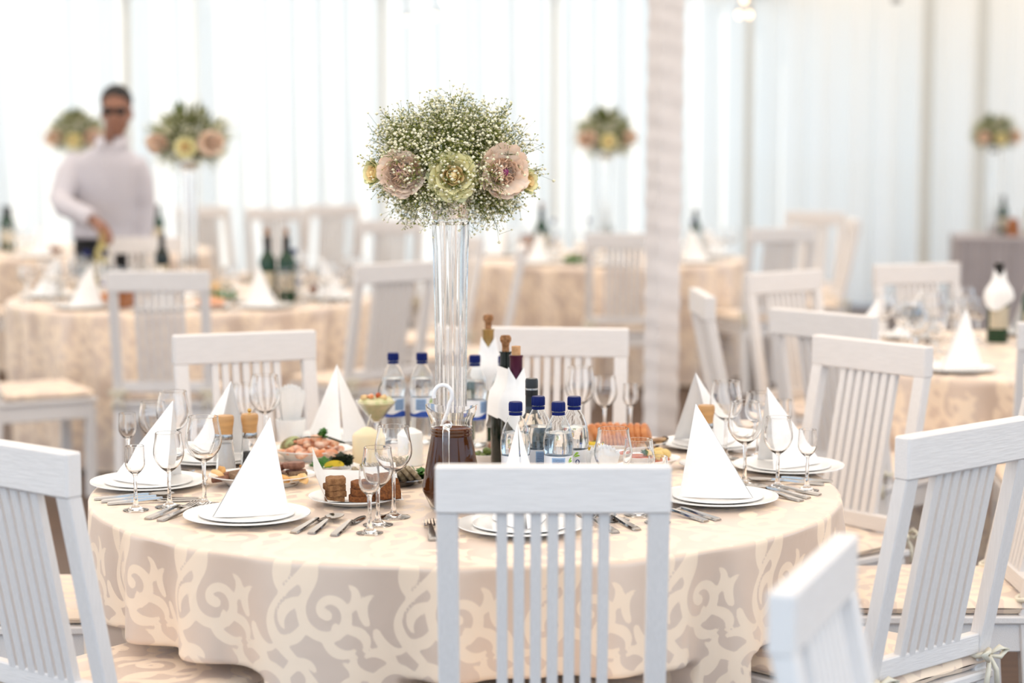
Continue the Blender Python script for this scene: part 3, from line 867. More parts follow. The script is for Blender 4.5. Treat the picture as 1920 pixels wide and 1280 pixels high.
def rose(parent, loc, d, scale, outer=None, closed=False):
    """open rose looking along d, every petal its own piece"""
    r = bpy.data.objects.new('rose', None); COL.objects.link(r); r.parent = parent; r.location = loc; r.empty_display_size = .02
    r.rotation_mode = 'QUATERNION'; r.rotation_quaternion = Vector(d).to_track_quat('Z', 'Y'); r.scale = (scale,) * 3
    rng = random.Random(int(loc[0] * 1000)); k = 0
    part('rose_core', MB().ellip((0, 0, .012), (.009, .009, .017), 12, 8), 'rose_heart', r, 180)
    for ring, (n, rad, tilt, me, zz) in enumerate(((4, .003, .10, PET_IN, .006), (5, .007, .22, PET_IN, .004), (6, .011, .40, PET_OUT, .001), (7, .014, .72, outer or PET_OUT, -.002), (7, .015, 1.0, outer or PET_OUT, -.004), (6, .014, 1.25, PET_GR, -.008))):
        if closed and ring > 3: break
        for i in range(n):
            a = 2 * PI * i / n + ring * .5 + rng.uniform(-.1, .1)
            o = link('petal', me, r); ti = tilt * (.55 if closed else 1) + rng.uniform(-.06, .06)
            M_ = Matrix.Rotation(a, 4, 'Z') @ Matrix.Translation((0, rad, zz)) @ Matrix.Rotation(-ti, 4, 'X')
            o.matrix_local = M_
    return r
def dahlia(parent, loc, d, R, seed, heart=True):
    rng = random.Random(seed); mb = MB()
    for ring in range(9):
        el = .14 + ring * .185; n = 6 + int(ring * 2.3); L = R * (.55 + .45 * min(1, ring / 5))
        for i in range(n):
            a = 2 * PI * (i + .5 * (ring % 2)) / n + rng.uniform(-.08, .08); e = el + rng.uniform(-.05, .05)
            D = Vector((math.cos(a) * math.sin(e), math.sin(a) * math.sin(e), math.cos(e))); T = Vector((-math.sin(a), math.cos(a), 0)); Nn = D.cross(T)
            w_ = R * .25; vs = []; L *= rng.uniform(.9, 1.08)
            for v, ww, c in ((.30, .4, 0), (.66, .9, .003), (.90, 1.0, .008), (1.03, .45, .014)):
                p = D * L * v
                vs += [p - T * w_ * ww + Nn * (c - .009 * ww), p + Nn * c, p + T * w_ * ww + Nn * (c - .009 * ww)]
            fs = []
            for q in range(3):
                for k in range(2): A = q * 3 + k; fs.append((A, A + 1, A + 4, A + 3))
            mb.add(vs, fs)
    mb.ellip((0, 0, 0), (R * .45,) * 3, 10, 7)
    f = bpy.data.objects.new('dahlia', None); COL.objects.link(f); f.parent = parent; f.location = loc; f.empty_display_size = .02
    f.rotation_mode = 'QUATERNION'; f.rotation_quaternion = Vector(d).to_track_quat('Z', 'Y')
    part('petals', mb, 'dahlia', f, 180)['kind'] = 'stuff'
    if heart: part('heart', MB().ellip((0, 0, R * .62), (R * .15, R * .15, R * .10), 10, 6, .2, seed), 'dahlia_heart', f, 180)
    return f

bq = thing('flower_ball', 'large flower ball of white sprays, cream rose and two pink dahlias on the tall vase', 'flowers', (VX, VY, TT + .69))
lathe_part('foam_holder', [(0, .000), (.055, .000), (.060, .010), (.062, .045), (.050, .075), (.025, .09), (0, .093)], 'foam_dark', bq, n=18, smooth=40)
baby_breath(640, .205, .085, .165, .185, 11, per=24, fr=.0043, parent=bq)
lv = MB(); rng = random.Random(5)
for k in range(60):
    a = rng.uniform(0, 6.28); e = rng.uniform(-.2, 1.2); L = rng.uniform(.06, .12)
    d = Vector((math.cos(a) * math.cos(e), math.sin(a) * math.cos(e), math.sin(e))); T = d.orthogonal().normalized(); p = Vector((0, 0, .045))
    lv.add([p + d * .03, p + d * L * .7 + T * .008, p + d * L, p + d * L * .7 - T * .008, p + d * L * .65 + d.cross(T) * .003], [(0, 1, 4), (1, 2, 4), (2, 3, 4), (3, 0, 4)])
o = part('leaves', lv, 'stem_green', bq, 0); o['kind'] = 'stuff'
rose(bq, (.010, -.145, .055), (.06, -1, .10), 1.22)
rose(bq, (-.166, -.070, .060), (-.75, -.6, .1), .85, outer=PET_GR, closed=True)
rose(bq, (.172, -.060, .040), (.75, -.6, .05), .80, outer=PET_GR, closed=True)
dahlia(bq, (-.105, -.112, .060), (-.22, -1, .12), .056, 21)
dahlia(bq, (.118, -.105, .062), (.38, -1, .10), .060, 22)

# --- table number
num = thing('table_number', 'white table number two standing between the brown jug and the vase', 'table number', (-.162, 4.775, TT))
pts = []
for k in range(15):
    a = math.radians(195 - 235 * k / 14); pts.append((.0215 * math.cos(a), 0, .232 + .0215 * math.sin(a) * 1.15))
pts += [(.008, 0, .188), (-.004, 0, .168), (-.014, 0, .150), (-.020, 0, .142)]
part('digit', MB().tube(pts, [.0050] * len(pts), 8), 'plastic_white', num, 60)
b2 = [(-.024, 0, .140), (-.020, 0, .149), (-.010, 0, .152), (.004, 0, .144), (.016, 0, .140), (.028, 0, .146)]
part('digit_foot', MB().tube(b2, .0055, 8), 'plastic_white', num, 60)
part('rod', MB().tube([(0, 0, .008), (0, 0, .145)], .003, 8), 'plastic_white', num, 60)
lathe_part('base', [(0, 0), (.032, 0), (.032, .004), (.006, .012), (0, .012)], 'plastic_white', num, 28)

# --- water bottles
WB_OUT = [(0, .004), (.024, 0), (.0325, .006), (.0340, .02), (.0335, .058), (.0318, .072), (.0318, .128), (.0335, .134), (.0342, .150), (.0335, .164), (.0300, .182), (.0220, .202), (.0145, .215), (.0128, .220), (.0128, .232)]
def scal(prof, d): return [(max(0, r - d), z + (.001 if i == 0 else 0)) for i, (r, z) in enumerate(prof)]
_in = scal(WB_OUT, .0009)
WB_BODY = MB().lathe(WB_OUT + _in[::-1], 40).mesh('bottle_body', 'plastic', 35)
_w = [(max(0, r - .0006), z + .0012) for r, z in _in if z < .17]; _wt = _w[-1]
WB_WATER = MB().lathe(_w + [(_wt[0] - .0026, _wt[1] + .012), (0, _wt[1] + .012)], 36).mesh('water', 'water', 35)
def capm(r, z, a, k): return (r * (1 + .025 * (1 if int(a * 40 / PI) % 2 else -1)) if 0 < k < 3 else r, z)
WB_CAP = MB().lathe([(0, .226), (.0152, .226), (.0152, .243), (.0138, .2465), (0, .2465)], 80, mod=capm).mesh('cap', 'blue_cap', 30)
WB_RING = MB().lathe([(.0128, .217), (.0150, .217), (.0150, .2235), (.0128, .2235)], 30).mesh('neck_ring', 'blue_cap', 30)
def band(r, z0f, z1f, a0, a1, m, name, n=30):
    """a printed patch bent round the bottle"""
    mb = MB(); vs = []; fs = []
    for i in range(n + 1):
        a = a0 + (a1 - a0) * i / n; t = i / n
        for z in (z0f(t), z1f(t)): vs.append((r * math.cos(a), r * math.sin(a), z))
    for i in range(n): fs.append((2 * i, 2 * i + 2, 2 * i + 3, 2 * i + 1))
    return mb.add(vs, fs).mesh(name, m, 180)
cst = lambda v: (lambda t: v)
LABEL = band(.0322, cst(.073), cst(.127), 0, 2 * PI, 'label_white', 'label', 48)
WAVE = band(.03235, cst(.0735), lambda t: .086 + .0045 * math.sin(6 * PI * t), 0, 2 * PI, 'label_blue', 'label_wave', 60)
PANEL = band(.0324, cst(.092), cst(.124), -2.3, -1.35, 'label_pale', 'label_text_panel')
LEAF1 = band(.0325, lambda t: .112 + .009 * t, lambda t: .112 + .009 * t + .006 * math.sin(PI * t), -1.1, -.70, 'label_green', 'label_leaf', 8)
LEAF2 = band(.0325, lambda t: .111 + .003 * t, lambda t: .111 + .003 * t + .0045 * math.sin(PI * t), -1.05, -.60, 'label_green', 'label_leaf', 8)
def ring_letter():
    vs = []; fs = []; n = 24
    for i in range(n):
        t = 2 * PI * i / n
        for k, q in ((1.0, 1.0), (.52, .72)):
            a = -.80 + .155 * k * math.cos(t); z = .1000 + .0062 * q * math.sin(t); vs.append((.0327 * math.cos(a), .0327 * math.sin(a), z))
    for i in range(n): j = (i + 1) % n; fs.append((2 * i, 2 * j, 2 * j + 1, 2 * i + 1))
    return MB().add(vs, fs).mesh('letter_o', 'ink', 180)
LET = ring_letter()
PRINT = MB()
for row in range(11):
    z = .0945 + row * .0025
    rr = random.Random(row); a = -2.22
    while a < -1.45:
        b = a + rr.uniform(.03, .09); q = min(b, -1.43)
        PRINT.add([(.0326 * math.cos(a), .0326 * math.sin(a), z), (.0326 * math.cos(q), .0326 * math.sin(q), z), (.0326 * math.cos(q), .0326 * math.sin(q), z + .0011), (.0326 * math.cos(a), .0326 * math.sin(a), z + .0011)], [(0, 1, 2, 3)]); a = b + .015
PRINT = PRINT.mesh('fine_print', 'ink', 0)
def water_bottle(x, y, rz, label, group=None, full=True):
    t = thing('water_bottle', label, 'bottle', (x, y, TT), rz, group)
    link('bottle_body', WB_BODY, t); link('water', WB_WATER, t); c = link('cap', WB_CAP, t); link('neck_ring', WB_RING, c)
    l = link('label', LABEL, t); link('label_wave', WAVE, l)
    if full:
        link('label_text_panel', PANEL, l)
        link('label_leaf', LEAF1, l); link('label_leaf', LEAF2, l); link('letter_o', LET, l); link('fine_print', PRINT, l)
    return t
for (x, y, rz, lab) in (
  (-.323, 5.545, .9, 'blue-capped water bottle behind the cocktail salad'), (-.245, 5.545, .2, 'blue-capped water bottle beside the vase, behind the white candle'),
  (-.100, 5.490, 1.2, 'blue-capped water bottle behind the tall vase, next to the wrapped gold-necked bottle'), (-.022, 5.470, 0, 'blue-capped water bottle mostly hidden by the corked wine bottles'),
  (.008, 4.560, 2.6, 'blue-capped water bottle just behind the small napkin cone'), (.060, 4.655, .55, 'blue-capped water bottle in front of the black-capped bottle'),
  (.104, 4.560, .25, 'blue-capped water bottle with its printed panel turned to the front'), (.142, 4.650, -.55, 'blue-capped water bottle showing the letter O and green leaves')):
    water_bottle(x, y, rz, lab)

# --- wine bottles
def wine_prof(h, r): return [(0, .004), (r * .9, 0), (r, .008), (r, h * .60), (r * .93, h * .66), (r * .62, h * .73), (r * .42, h * .79), (r * .385, h * .86), (r * .375, h * .985), (r * .43, h * .988), (r * .43, h), (0, h)]
def wine_bottle(x, y, h, m, foil, label, cork=None, r=.0375, lab='wine_label', group=None, rz=0, foil_from=.78):
    t = thing('wine_bottle', label, 'bottle', (x, y, TT), rz, group)
    lathe_part('bottle_body', wine_prof(h, r), m, t, 32)
    if foil:
        k = r * .385 + .0012
        lathe_part('foil', [(k + .001 + (.78 - foil_from) * .06, h * foil_from), (k, h * .86), (k, h * .98), (r * .43 + .001, h * .99), (r * .43 + .001, h + .001), (0, h + .0012)], foil, t, 28)
    if lab: link('label', band(r + .0005, cst(h * .18), cst(h * .46), -2.6, -.5, lab, 'label', 24), t)
    if cork == 'champagne':
        lathe_part('cork', [(0, h - .005), (.0095, h - .005), (.0090, h + .012), (.0100, h + .020), (.0140, h + .026), (.0145, h + .034), (.011, h + .040), (0, h + .041)], 'cork', t, 20)
    elif cork == 'straight':
        lathe_part('cork', [(0, h - .005), (.0112, h - .005), (.0112, h + .023), (0, h + .023)], 'cork_pale', t, 20, 30)
    return t
wine_bottle(-.016, 5.100, .300, 'dark_glass', None, 'dark wine bottle with a round brown stopper cork', 'champagne', rz=1.6)
wine_bottle(.010, 5.008, .300, 'dark_glass', 'foil_purple', 'dark wine bottle with purple foil and a pale straight cork', 'straight', rz=1.3)
wine_bottle(-.065, 5.600, .305, 'green_glass', 'foil_gold', 'gold-necked wine bottle wrapped in a napkin behind the tall vase', 'champagne')
vb = thing('spirit_bottle', 'bottle with a black and silver cap behind the water bottles', 'bottle', (.046, 4.770, TT))
lathe_part('bottle_body', [(0, .004), (.032, 0), (.035, .006), (.035, .15), (.030, .17), (.0150, .192), (.0140, .225), (.0140, .23), (0, .23)], 'glass', vb, 32)
lathe_part('neck_label', [(.0150, .192), (.0145, .195), (.0146, .232)], 'foil_black', vb, 28)
cp = lathe_part('cap', [(0, .232), (.0145, .232), (.0150, .236), (.0150, .268), (.0135, .273), (0, .274)], 'foil_black', vb, 36, 30)
lathe_part('silver_band', [(.0148, .246), (.0154, .2465), (.0154, .2505), (.0148, .251)], 'foil_silver', cp, 36, 30)

def napkin_collar(bots, z0, z1, drop, flare, label, seed):
    """napkin laid round bottle necks: follows the outline of the bottles it hangs on; V-cut upper edge, hanging corners"""
    cx = sum(b[0] for b in bots) / len(bots); cy = sum(b[1] for b in bots) / len(bots)
    prof = [sorted((z, r) for r, z in wine_prof(h, rad) if r > 0) for _, _, h, rad in bots]
    def outline(a, z, off):
        best = None
        for (bx, by, h, rad), pr in zip(bots, prof):
            r = float(np.interp(z, [q[0] for q in pr], [q[1] for q in pr])) + off
            v = (bx - cx) * math.cos(a) + (by - cy) * math.sin(a) + r
            if best is None or v > best[0]: best = (v, bx - cx + r * math.cos(a), by - cy + r * math.sin(a))
        return best[1], best[2]
    mb = MB(); n = 96; nz = 14; vs = []; fs = []
    for lay in (0, 1):
        for j in range(nz + 1):
            t = j / nz
            for i in range(n):
                a = 2 * PI * i / n; fr_ = a + PI / 2
                v = abs(((fr_ / (2 * PI) * 3) % 1) - .5) * 2
                top = z1 - .030 * v; bot = z0 + drop * (.5 + .5 * math.cos(2 * fr_ + .9 + seed))
                z = bot + (top - bot) * t; k = (1 - t) ** .75
                off = .0038 + flare * k * (1 + .55 * math.sin(3 * a + seed) + .3 * math.sin(5 * a + 2 * seed)) + .004 * t * t * (1 - v)
                x_, y_ = outline(a, z, off - .0014 * lay); vs.append((x_, y_, z))
    N = n * (nz + 1)
    for lay in (0, 1):
        for j in range(nz):
            for i in range(n):
                k = (i + 1) % n; A = lay * N + j * n; q = (A + i, A + k, A + n + k, A + n + i); fs.append(q if not lay else q[::-1])
    for j in (0, nz):
        for i in range(n): k = (i + 1) % n; fs.append((j * n + i, j * n + k, N + j * n + k, N + j * n + i))
    mb.add(vs, fs)
    return tag(part('bottle_napkin', mb, 'linen', None, 60, loc=(cx, cy, TT)), label, 'napkin')
napkin_collar([(-.016, 5.100, .300, .0375), (.010, 5.008, .300, .0375)], .100, .272, .05, .011, 'white napkin draped round the necks of the two corked wine bottles', 1)
napkin_collar([(-.065, 5.600, .305, .0375)], .14, .285, .04, .011, 'white napkin wrapped round the gold-necked bottle', 2)

# --- jug of kvass
jug = thing('glass_jug', 'glass jug full of brown drink with a handle and wavy rim', 'jug', (-.137, 4.600, TT), -.12)
JO = [(0, 0), (.047, 0), (.050, .004), (.0665, .040), (.0660, .052), (.0580, .100), (.0500, .145), (.0462, .165), (.0478, .169), (.0462, .173), (.0478, .177), (.0462, .181), (.0478, .185), (.0468, .190), (.0490, .202), (.0540, .212), (.0580, .222), (.0590, .232)]
def rimwave(r, z, a, k):
    f = max(0, (z - .198) / .034); d = math.cos(2 * a)
    return (r + .004 * f * (1 if math.cos(a - PI / 2) > 0 else .2) * abs(math.sin(a)), z + .007 * f * -math.cos(2 * a + PI) - .004 * f)
JI = [(max(0, r - .0034), z + (.006 if i == 0 else .004 if z < .01 else 0)) for i, (r, z) in enumerate(JO)]
lathe_part('jug_body', JO + JI[::-1], 'glass', jug, 48, 30, mod=rimwave)
KV = [(max(0, r - .0030), z + .0055) if z < .01 else (r - .0030, z) for r, z in JO if z < .183]
lathe_part('drink', KV + [(0, KV[-1][1])], 'kvass', jug, 40, 30)
hp = [(0, -.0440, .196), (0, -.060, .200), (0, -.074, .196), (0, -.082, .182), (0, -.084, .150), (0, -.083, .110), (0, -.078, .080), (0, -.062, .068)]
hm = MB().tube(hp, [.0095, .0090, .0088, .0086, .0084, .0082, .0080, .0090], 8)
part('handle', hm, 'glass', jug, 60)

# --- candles
cd = thing('pillar_candle', 'short thick cream pillar candle beside the seafood plate', 'candle', (-.372, 5.215, TT))
lathe_part('wax_body', [(0, 0), (.037, 0), (.038, .003), (.038, .068), (.034, .076), (.012, .090), (0, .093)], 'wax_cream', cd, 36, 40)
part('wick', MB().tube([(0, 0, .088), (.004, 0, .105), (.010, 0, .124)], .0016, 6), 'wick', cd)
cd = thing('pillar_candle', 'white pillar candle standing next to the jug', 'candle', (-.258, 5.180, TT))
lathe_part('wax_body', [(0, 0), (.030, 0), (.031, .003), (.031, .078), (.029, .084), (.010, .094), (0, .097)], 'wax', cd, 36, 40)
part('wick', MB().tube([(0, 0, .09), (0, 0, .112)], .0014, 6), 'wick', cd)

# --- salt and pepper mills
def mill(x, y, fill, label, top):
    t = thing('spice_mill', label, 'spice mill', (x, y, TT))
    lathe_part('glass_body', [(0, 0), (.0245, 0), (.0255, .004), (.0215, .05), (.0185, .088), (.0165, .088), (.0190, .05), (.0220, .012), (0, .010)], 'glass', t, 28, 30)
    hh = .075 if fill == 'salt' else .05
    lathe_part('filling', [(0, .0115), (.0205, .0125), (.0175, .05), (.0172 if hh < .06 else .0158, hh), (0, hh + .003)], fill, t, 24, 30)
    lathe_part('collar', [(0, .086), (.0182, .086), (.0190, .090), (.0185, .097), (.0170, .101), (0, .101)], 'steel', t, 28, 30)
    lathe_part('wooden_head', [(0, .100), (.0180, .100), (.0185, .112), (.0215, .130), (.0220, .140), (.0200, .1455), (0, .147)], 'beech', t, 32, 35)
    if top: lathe_part('knob', [(0, .146), (.004, .146), (.003, .150), (.0058, .154), (.004, .159), (0, .160)], 'brass', t, 16)
    return t
mill(-.712, 5.048, 'salt', 'wood-topped glass salt mill next to the pepper mill', False)
mill(-.655, 5.075, 'pepper', 'wood-topped glass pepper mill with brass knob', True)
mill(.500, 5.235, 'salt', 'wood-topped mill half hidden behind the leaning napkin cone', False)

# --- napkin holders with serrated paper napkins
def holder(x, y, rz, label, h=.10, cup=True):
    t = thing('napkin_holder', label, 'napkin holder', (x, y, TT), rz)
    if cup:
        lathe_part('cup', [(0, 0), (.028, 0), (.030, .004), (.040, .040), (.042, .062), (.0405, .063), (.037, .040), (.027, .006), (0, .005)], 'porcelain', t, 36)
        z0 = .012
    else:
        lathe_part('cup', [(0, 0), (.022, 0), (.024, .003), (.030, .030), (.0290, .031), (.022, .005), (0, .004)], 'porcelain', t, 30); z0 = .008
    for k in range(7):
        mb = MB(); n = 14; vs = []; fs = []; sp = (k - 3) * .0042
        for lay in (0, 1):
            for i in range(n + 1):
                u = i / n * 2 - 1; sw = .018 + .016 * 1
                vs.append((u * .016, sp * .35 + .002 * math.cos(3 * u + k) - .0007 * lay, z0))
                vs.append((u * sw + .004 * math.sin(k * 2.1), sp * 1.8 + .006 * math.cos(2.5 * u + k) - .0007 * lay, z0 + h + (.007 if i % 2 else 0) - .02 * u * u + .006 * math.sin(k * 1.7)))
        N = 2 * (n + 1)
        for lay in (0, 1):
            for i in range(n): q = lay * N + 2 * i; f = (q, q + 2, q + 3, q + 1); fs.append(f if lay else f[::-1])
        part('paper_napkin', mb.add(vs, fs), 'paper', t, 30)
    return t
holder(-.605, 5.560, .3, 'white round holder of serrated paper napkins by the seafood plate', .135)
holder(.205, 4.605, .2, 'bunch of serrated paper napkins behind the wine glass near the water bottles', .125, False)

# ------------------------------------------------------------------ food on the main table
FZ = TT + .0075                                   # inside of a dish
def food(name, mb, m, label, cat, group, smooth=60, loc=None, rz=0, z=0.0):
    o = part(name, mb, m, None, smooth, loc=loc, rz=rz); return tag(o, label, cat, group)
def slab(w_, d_, h_, seed, rough=.06, n=5):
    """rounded irregular slice"""
    rng = random.Random(seed); mb = MB(); N = 18; rings = []
    ph = [rng.uniform(0, 6.28) for _ in range(3)]
    prof = [(0, 0), (.93, 0), (1, .25), (1, .75), (.92, 1), (0, 1.02)]
    def md(r, z, a, k): return (r, z)
    mb.lathe([(p[0], p[1]) for p in prof], N)
    mb.v = [(x * w_ / 2 * (1 + rough * math.sin(3 * math.atan2(y, x) + ph[0]) + rough * .6 * math.sin(5 * math.atan2(y, x) + ph[1])), y * d_ / 2 * (1 + rough * math.cos(2 * math.atan2(y, x) + ph[2])), z * h_) for x, y, z in mb.v]
    return mb
def leaves(n, size, seed, spread):
    rng = random.Random(seed); mb = MB()
    for k in range(n):
        a = rng.uniform(0, 6.28); e = rng.uniform(.2, 1.3); L = size * rng.uniform(.6, 1.1)
        p = Vector((rng.uniform(-spread, spread), rng.uniform(-spread, spread), 0)); d = Vector((math.cos(a) * math.cos(e), math.sin(a) * math.cos(e), math.sin(e)))
        T = Vector((-math.sin(a), math.cos(a), 0)); Nn = d.cross(T)
        vs = [p]
        for v, ww in ((.45, .25), (.6, .55), (.72, .30), (.85, .5), (.95, .2)):
            q = p + d * L * v + Vector((0, 0, -.15 * L * v * v)); vs += [q - T * L * ww + Nn * .002, q + Nn * .004 * (v > .5), q + T * L * ww + Nn * .002]
        vs.append(p + d * L); fs = [(0, 1, 2), (0, 2, 3)]
        for j in range(4):
            A = 1 + 3 * j; fs += [(A, A + 3, A + 4, A + 1), (A + 1, A + 4, A + 5, A + 2)]
        fs += [(13, 16, 14), (14, 16, 15)]
        mb.add(vs, fs)
    return mb

# meat platter
oval_dish('meat_platter', .130, .095, .024, -.602, 4.893, .05, 'white oval platter of sliced meats behind the front napkin cone')
rng = random.Random(4)
MS = [(-.695, 4.865, 'meat'), (-.672, 4.890, 'meat'), (-.690, 4.915, 'meat'), (-.655, 4.858, 'pate'), (-.540, 4.862, 'pate'), (-.515, 4.880, 'pate'), (-.555, 4.888, 'pate'), (-.525, 4.912, 'meat'), (-.560, 4.925, 'meat'), (-.620, 4.905, 'pate'), (-.600, 4.870, 'pate')]
for k, (x, y, m) in enumerate(MS):
    o = food('meat_slice', slab(.050, .034, .013, k), m, 'brown slice of %s on the oval meat platter' % ('roast meat' if m == 'meat' else 'liver loaf'), 'food', 'sliced %s on the meat platter' % m, loc=(x, y, FZ + .004 + .009 * (k % 2)), rz=rng.uniform(0, 3))
    o.rotation_euler = (rng.uniform(-.3, .3), rng.uniform(-.25, .25), rng.uniform(0, 3))
o = food('meat_slice', slab(.056, .036, .015, 77), 'meat', 'thick roast slice lying on top of the meat platter', 'food', None, loc=(-.527, 4.905, FZ + .030), rz=.4)
o = food('meat_slice', slab(.046, .034, .015, 78), 'meat', 'short roast slice leaning beside the thick one on the platter', 'food', None, loc=(-.567, 4.905, FZ + .026), rz=1.2)
for k, (x, y) in enumerate(((-.712, 4.900), (-.705, 4.925), (-.672, 4.935), (-.650, 4.945), (-.500, 4.850), (-.545, 4.838), (-.520, 4.845))):
    o = food('crisp', slab(.044, .026, .003, 30 + k, .1), 'chips' if k % 2 else 'cheese_pale', 'thin golden crisp at the edge of the meat platter', 'food', 'crisps on the meat platter', loc=(x, y, FZ + .014), rz=0)
    o.rotation_euler = (rng.uniform(-.9, .9), rng.uniform(-.8, .8), rng.uniform(0, 3))
food('bread_roll', MB().ellip((0, 0, .020), (.024, .016, .022), 16, 10, .05, 5), 'cheese_pale', 'pale round of toast standing at the back of the meat platter', 'food', None, loc=(-.618, 4.955, FZ + .004), rz=.2)
sc = thing('sauce_cup', 'small white sauce cup on the meat platter', 'cup', (-.577, 4.948, FZ + .003))
lathe_part('cup_body', [(0, 0), (.016, 0), (.020, .024), (.0185, .024), (.0148, .003), (0, .003)], 'porcelain', sc, 28)
lathe_part('sauce', [(0, .016), (.0172, .016), (0, .0175)], 'salad_cream', sc, 20)

# rye bread
plate('bread_plate', .108, -.360, 4.655, TT, 'white plate lined with paper carrying the rye bread')
mb = MB(); n = 16; vs = []; fs = []
for lay in (0, 1):
    for j in range(n + 1):
        for i in range(n + 1):
            u = i / n * 2 - 1; v = j / n * 2 - 1
            x_, y_ = u * .098, v * .090; rp = math.hypot(x_ - .005, y_)
            lie = float(np.interp(rp, [0, .054, .0713, .0950, .1075, .108], [.0062, .0062, .0085, .0168, .0185, .0185])) + .0016
            z = lie + .055 * max(0, (-u - .76) / .24) ** 1.1 + .085 * max(0, v - .48) ** 1.05 - .0007 * lay
            vs.append((x_, y_, z))
N = (n + 1) ** 2
for lay in (0, 1):
    for j in range(n):
        for i in range(n): q = lay * N + j * (n + 1) + i; f = (q, q + 1, q + n + 2, q + n + 1); fs.append(f if not lay else f[::-1])
tag(part('paper_liner', mb.add(vs, fs), 'paper', None, 60, loc=(-.355, 4.655, TT), rz=.15), 'crumpled white paper napkin under the rye bread', 'napkin')
def loaf_slice(w_, d_, h_, seed):
    rng_ = random.Random(seed); n = 16; pts = []
    for i in range(n):
        a = 2 * PI * i / n; c, s_ = math.cos(a), math.sin(a); m_ = (abs(c) ** 7 + abs(s_) ** 7) ** (-1 / 7)
        pts.append((c * m_ * w_ / 2 * (1 + rng_.uniform(-.03, .03)), s_ * m_ * d_ / 2 * (1 + rng_.uniform(-.03, .03))))
    mb = MB(); vs = []
    for z, k in ((0, .96), (.12 * h_, 1), (.88 * h_, 1), (h_, .96)): vs += [(p[0] * k, p[1] * k, z + .0012 * math.sin(7 * p[0] * 30 + seed)) for p in pts]
    fs = [tuple(range(n))[::-1], tuple(range(3 * n, 4 * n))]
    for j in range(3):
        for i in range(n): fs.append((j * n + i, j * n + (i + 1) % n, (j + 1) * n + (i + 1) % n, (j + 1) * n + i))
    return mb.add(vs, fs)
for k in range(4):
    food('bread_slice', loaf_slice(.044, .050, .0135, k), 'bread_crumb', ('lowest', 'second lowest', 'second highest', 'topmost')[k] + ' brown bread slice in the stack of four on the paper-lined plate', 'bread', 'stacked brown bread slices', 50, (-.405 + .003 * (k % 2), 4.625 - .002 * k, TT + .0085 + .0142 * k), .2 + .12 * (k % 3))
for k, (x, y, z, rx, rz) in enumerate(((-.341, 4.612, .0095, .0, .1), (-.337, 4.616, .0252, .0, .2), (-.298, 4.668, .0100, 0, -.1), (-.336, 4.622, .0408, .0, .4))):
    o = food('bread_slice', loaf_slice(.060, .050, .015, 20 + k), 'bread_rye', 'dark seeded rye slice in the heap beside the bread stack', 'bread', 'dark rye slices', 50, (x, y, TT + z), rz)
    o.rotation_euler = (rx, 0, rz)
o = food('bread_slice', loaf_slice(.062, .055, .015, 31), 'bread_rye', 'dark seeded rye slice leaning on the heap, behind the glass stems', 'bread', None, 50, (-.286, 4.600, TT + .040), 0)
o.rotation_euler = (1.0, .15, .5)

# seafood plate
oval_dish('seafood_plate', .108, .092, .026, -.520, 5.278, 0, 'white oval plate heaped with shrimps, in front of the wide napkin cone')
SP = [(-.585, 5.225), (-.560, 5.215), (-.530, 5.210), (-.500, 5.212), (-.470, 5.220), (-.545, 5.245), (-.515, 5.240), (-.485, 5.245), (-.530, 5.272), (-.500, 5.270), (-.460, 5.255), (-.515, 5.300), (-.480, 5.300), (-.555, 5.290)]
for k, (x, y) in enumerate(SP):
    mb = MB(); pts = []; R = .017
    for q in range(9): a = -1.2 + q * .52; pts.append((R * math.cos(a), R * math.sin(a), .010 + .004 * math.sin(q)))
    mb.tube(pts, [.004, .0085, .0105, .011, .0105, .0095, .008, .006, .003], 8)
    food('shrimp', mb, 'shrimp' if k % 3 else 'salmon', 'curled pink and orange shrimp on the white seafood plate', 'food', 'shrimps on the seafood plate', 180, (x, y, FZ + .006 + (.016 if k in (5, 6, 7, 8, 9) else 0) + (.006 * (k % 2))), k * 1.3)
for k, (x, y, z) in enumerate(((-.540, 5.250, .036), (-.505, 5.248, .044), (-.462, 5.250, .030))):
    food('salmon_piece', slab(.030, .026, .014, 50 + k, .15), 'salmon', 'orange salmon piece on top of the shrimps', 'food', 'salmon on the seafood plate', 60, (x, y, FZ + z), k)
food('cabbage_roll', MB().ellip((0, 0, 0), (.030, .018, .016), 18, 10, .06, 3, Matrix.Rotation(-.5, 3, 'Y')), 'cabbage', 'striped green roll at the back edge of the seafood plate', 'food', None, 180, (-.575, 5.262, FZ + .034))
food('parsley_sprig', leaves(9, .028, 2, .008), 'herb', 'bright green parsley sprig on top of the shrimps', 'herb', None, 0, (-.495, 5.256, FZ + .050))
for k in range(3):
    mb = MB().tube([(-.06, .01 * k, .002 * k), (-.02, -.012, .012), (.03, -.004 + .012 * k, .008), (.075, .01 * k - .01, -.006)], .0011, 5)
    food('chive', mb, 'herb_dark', 'thin chive stalk lying across the seafood plate', 'herb', 'chives on the seafood plate', 180, (-.505, 5.222 + .02 * k, FZ + .048 - .004 * k))

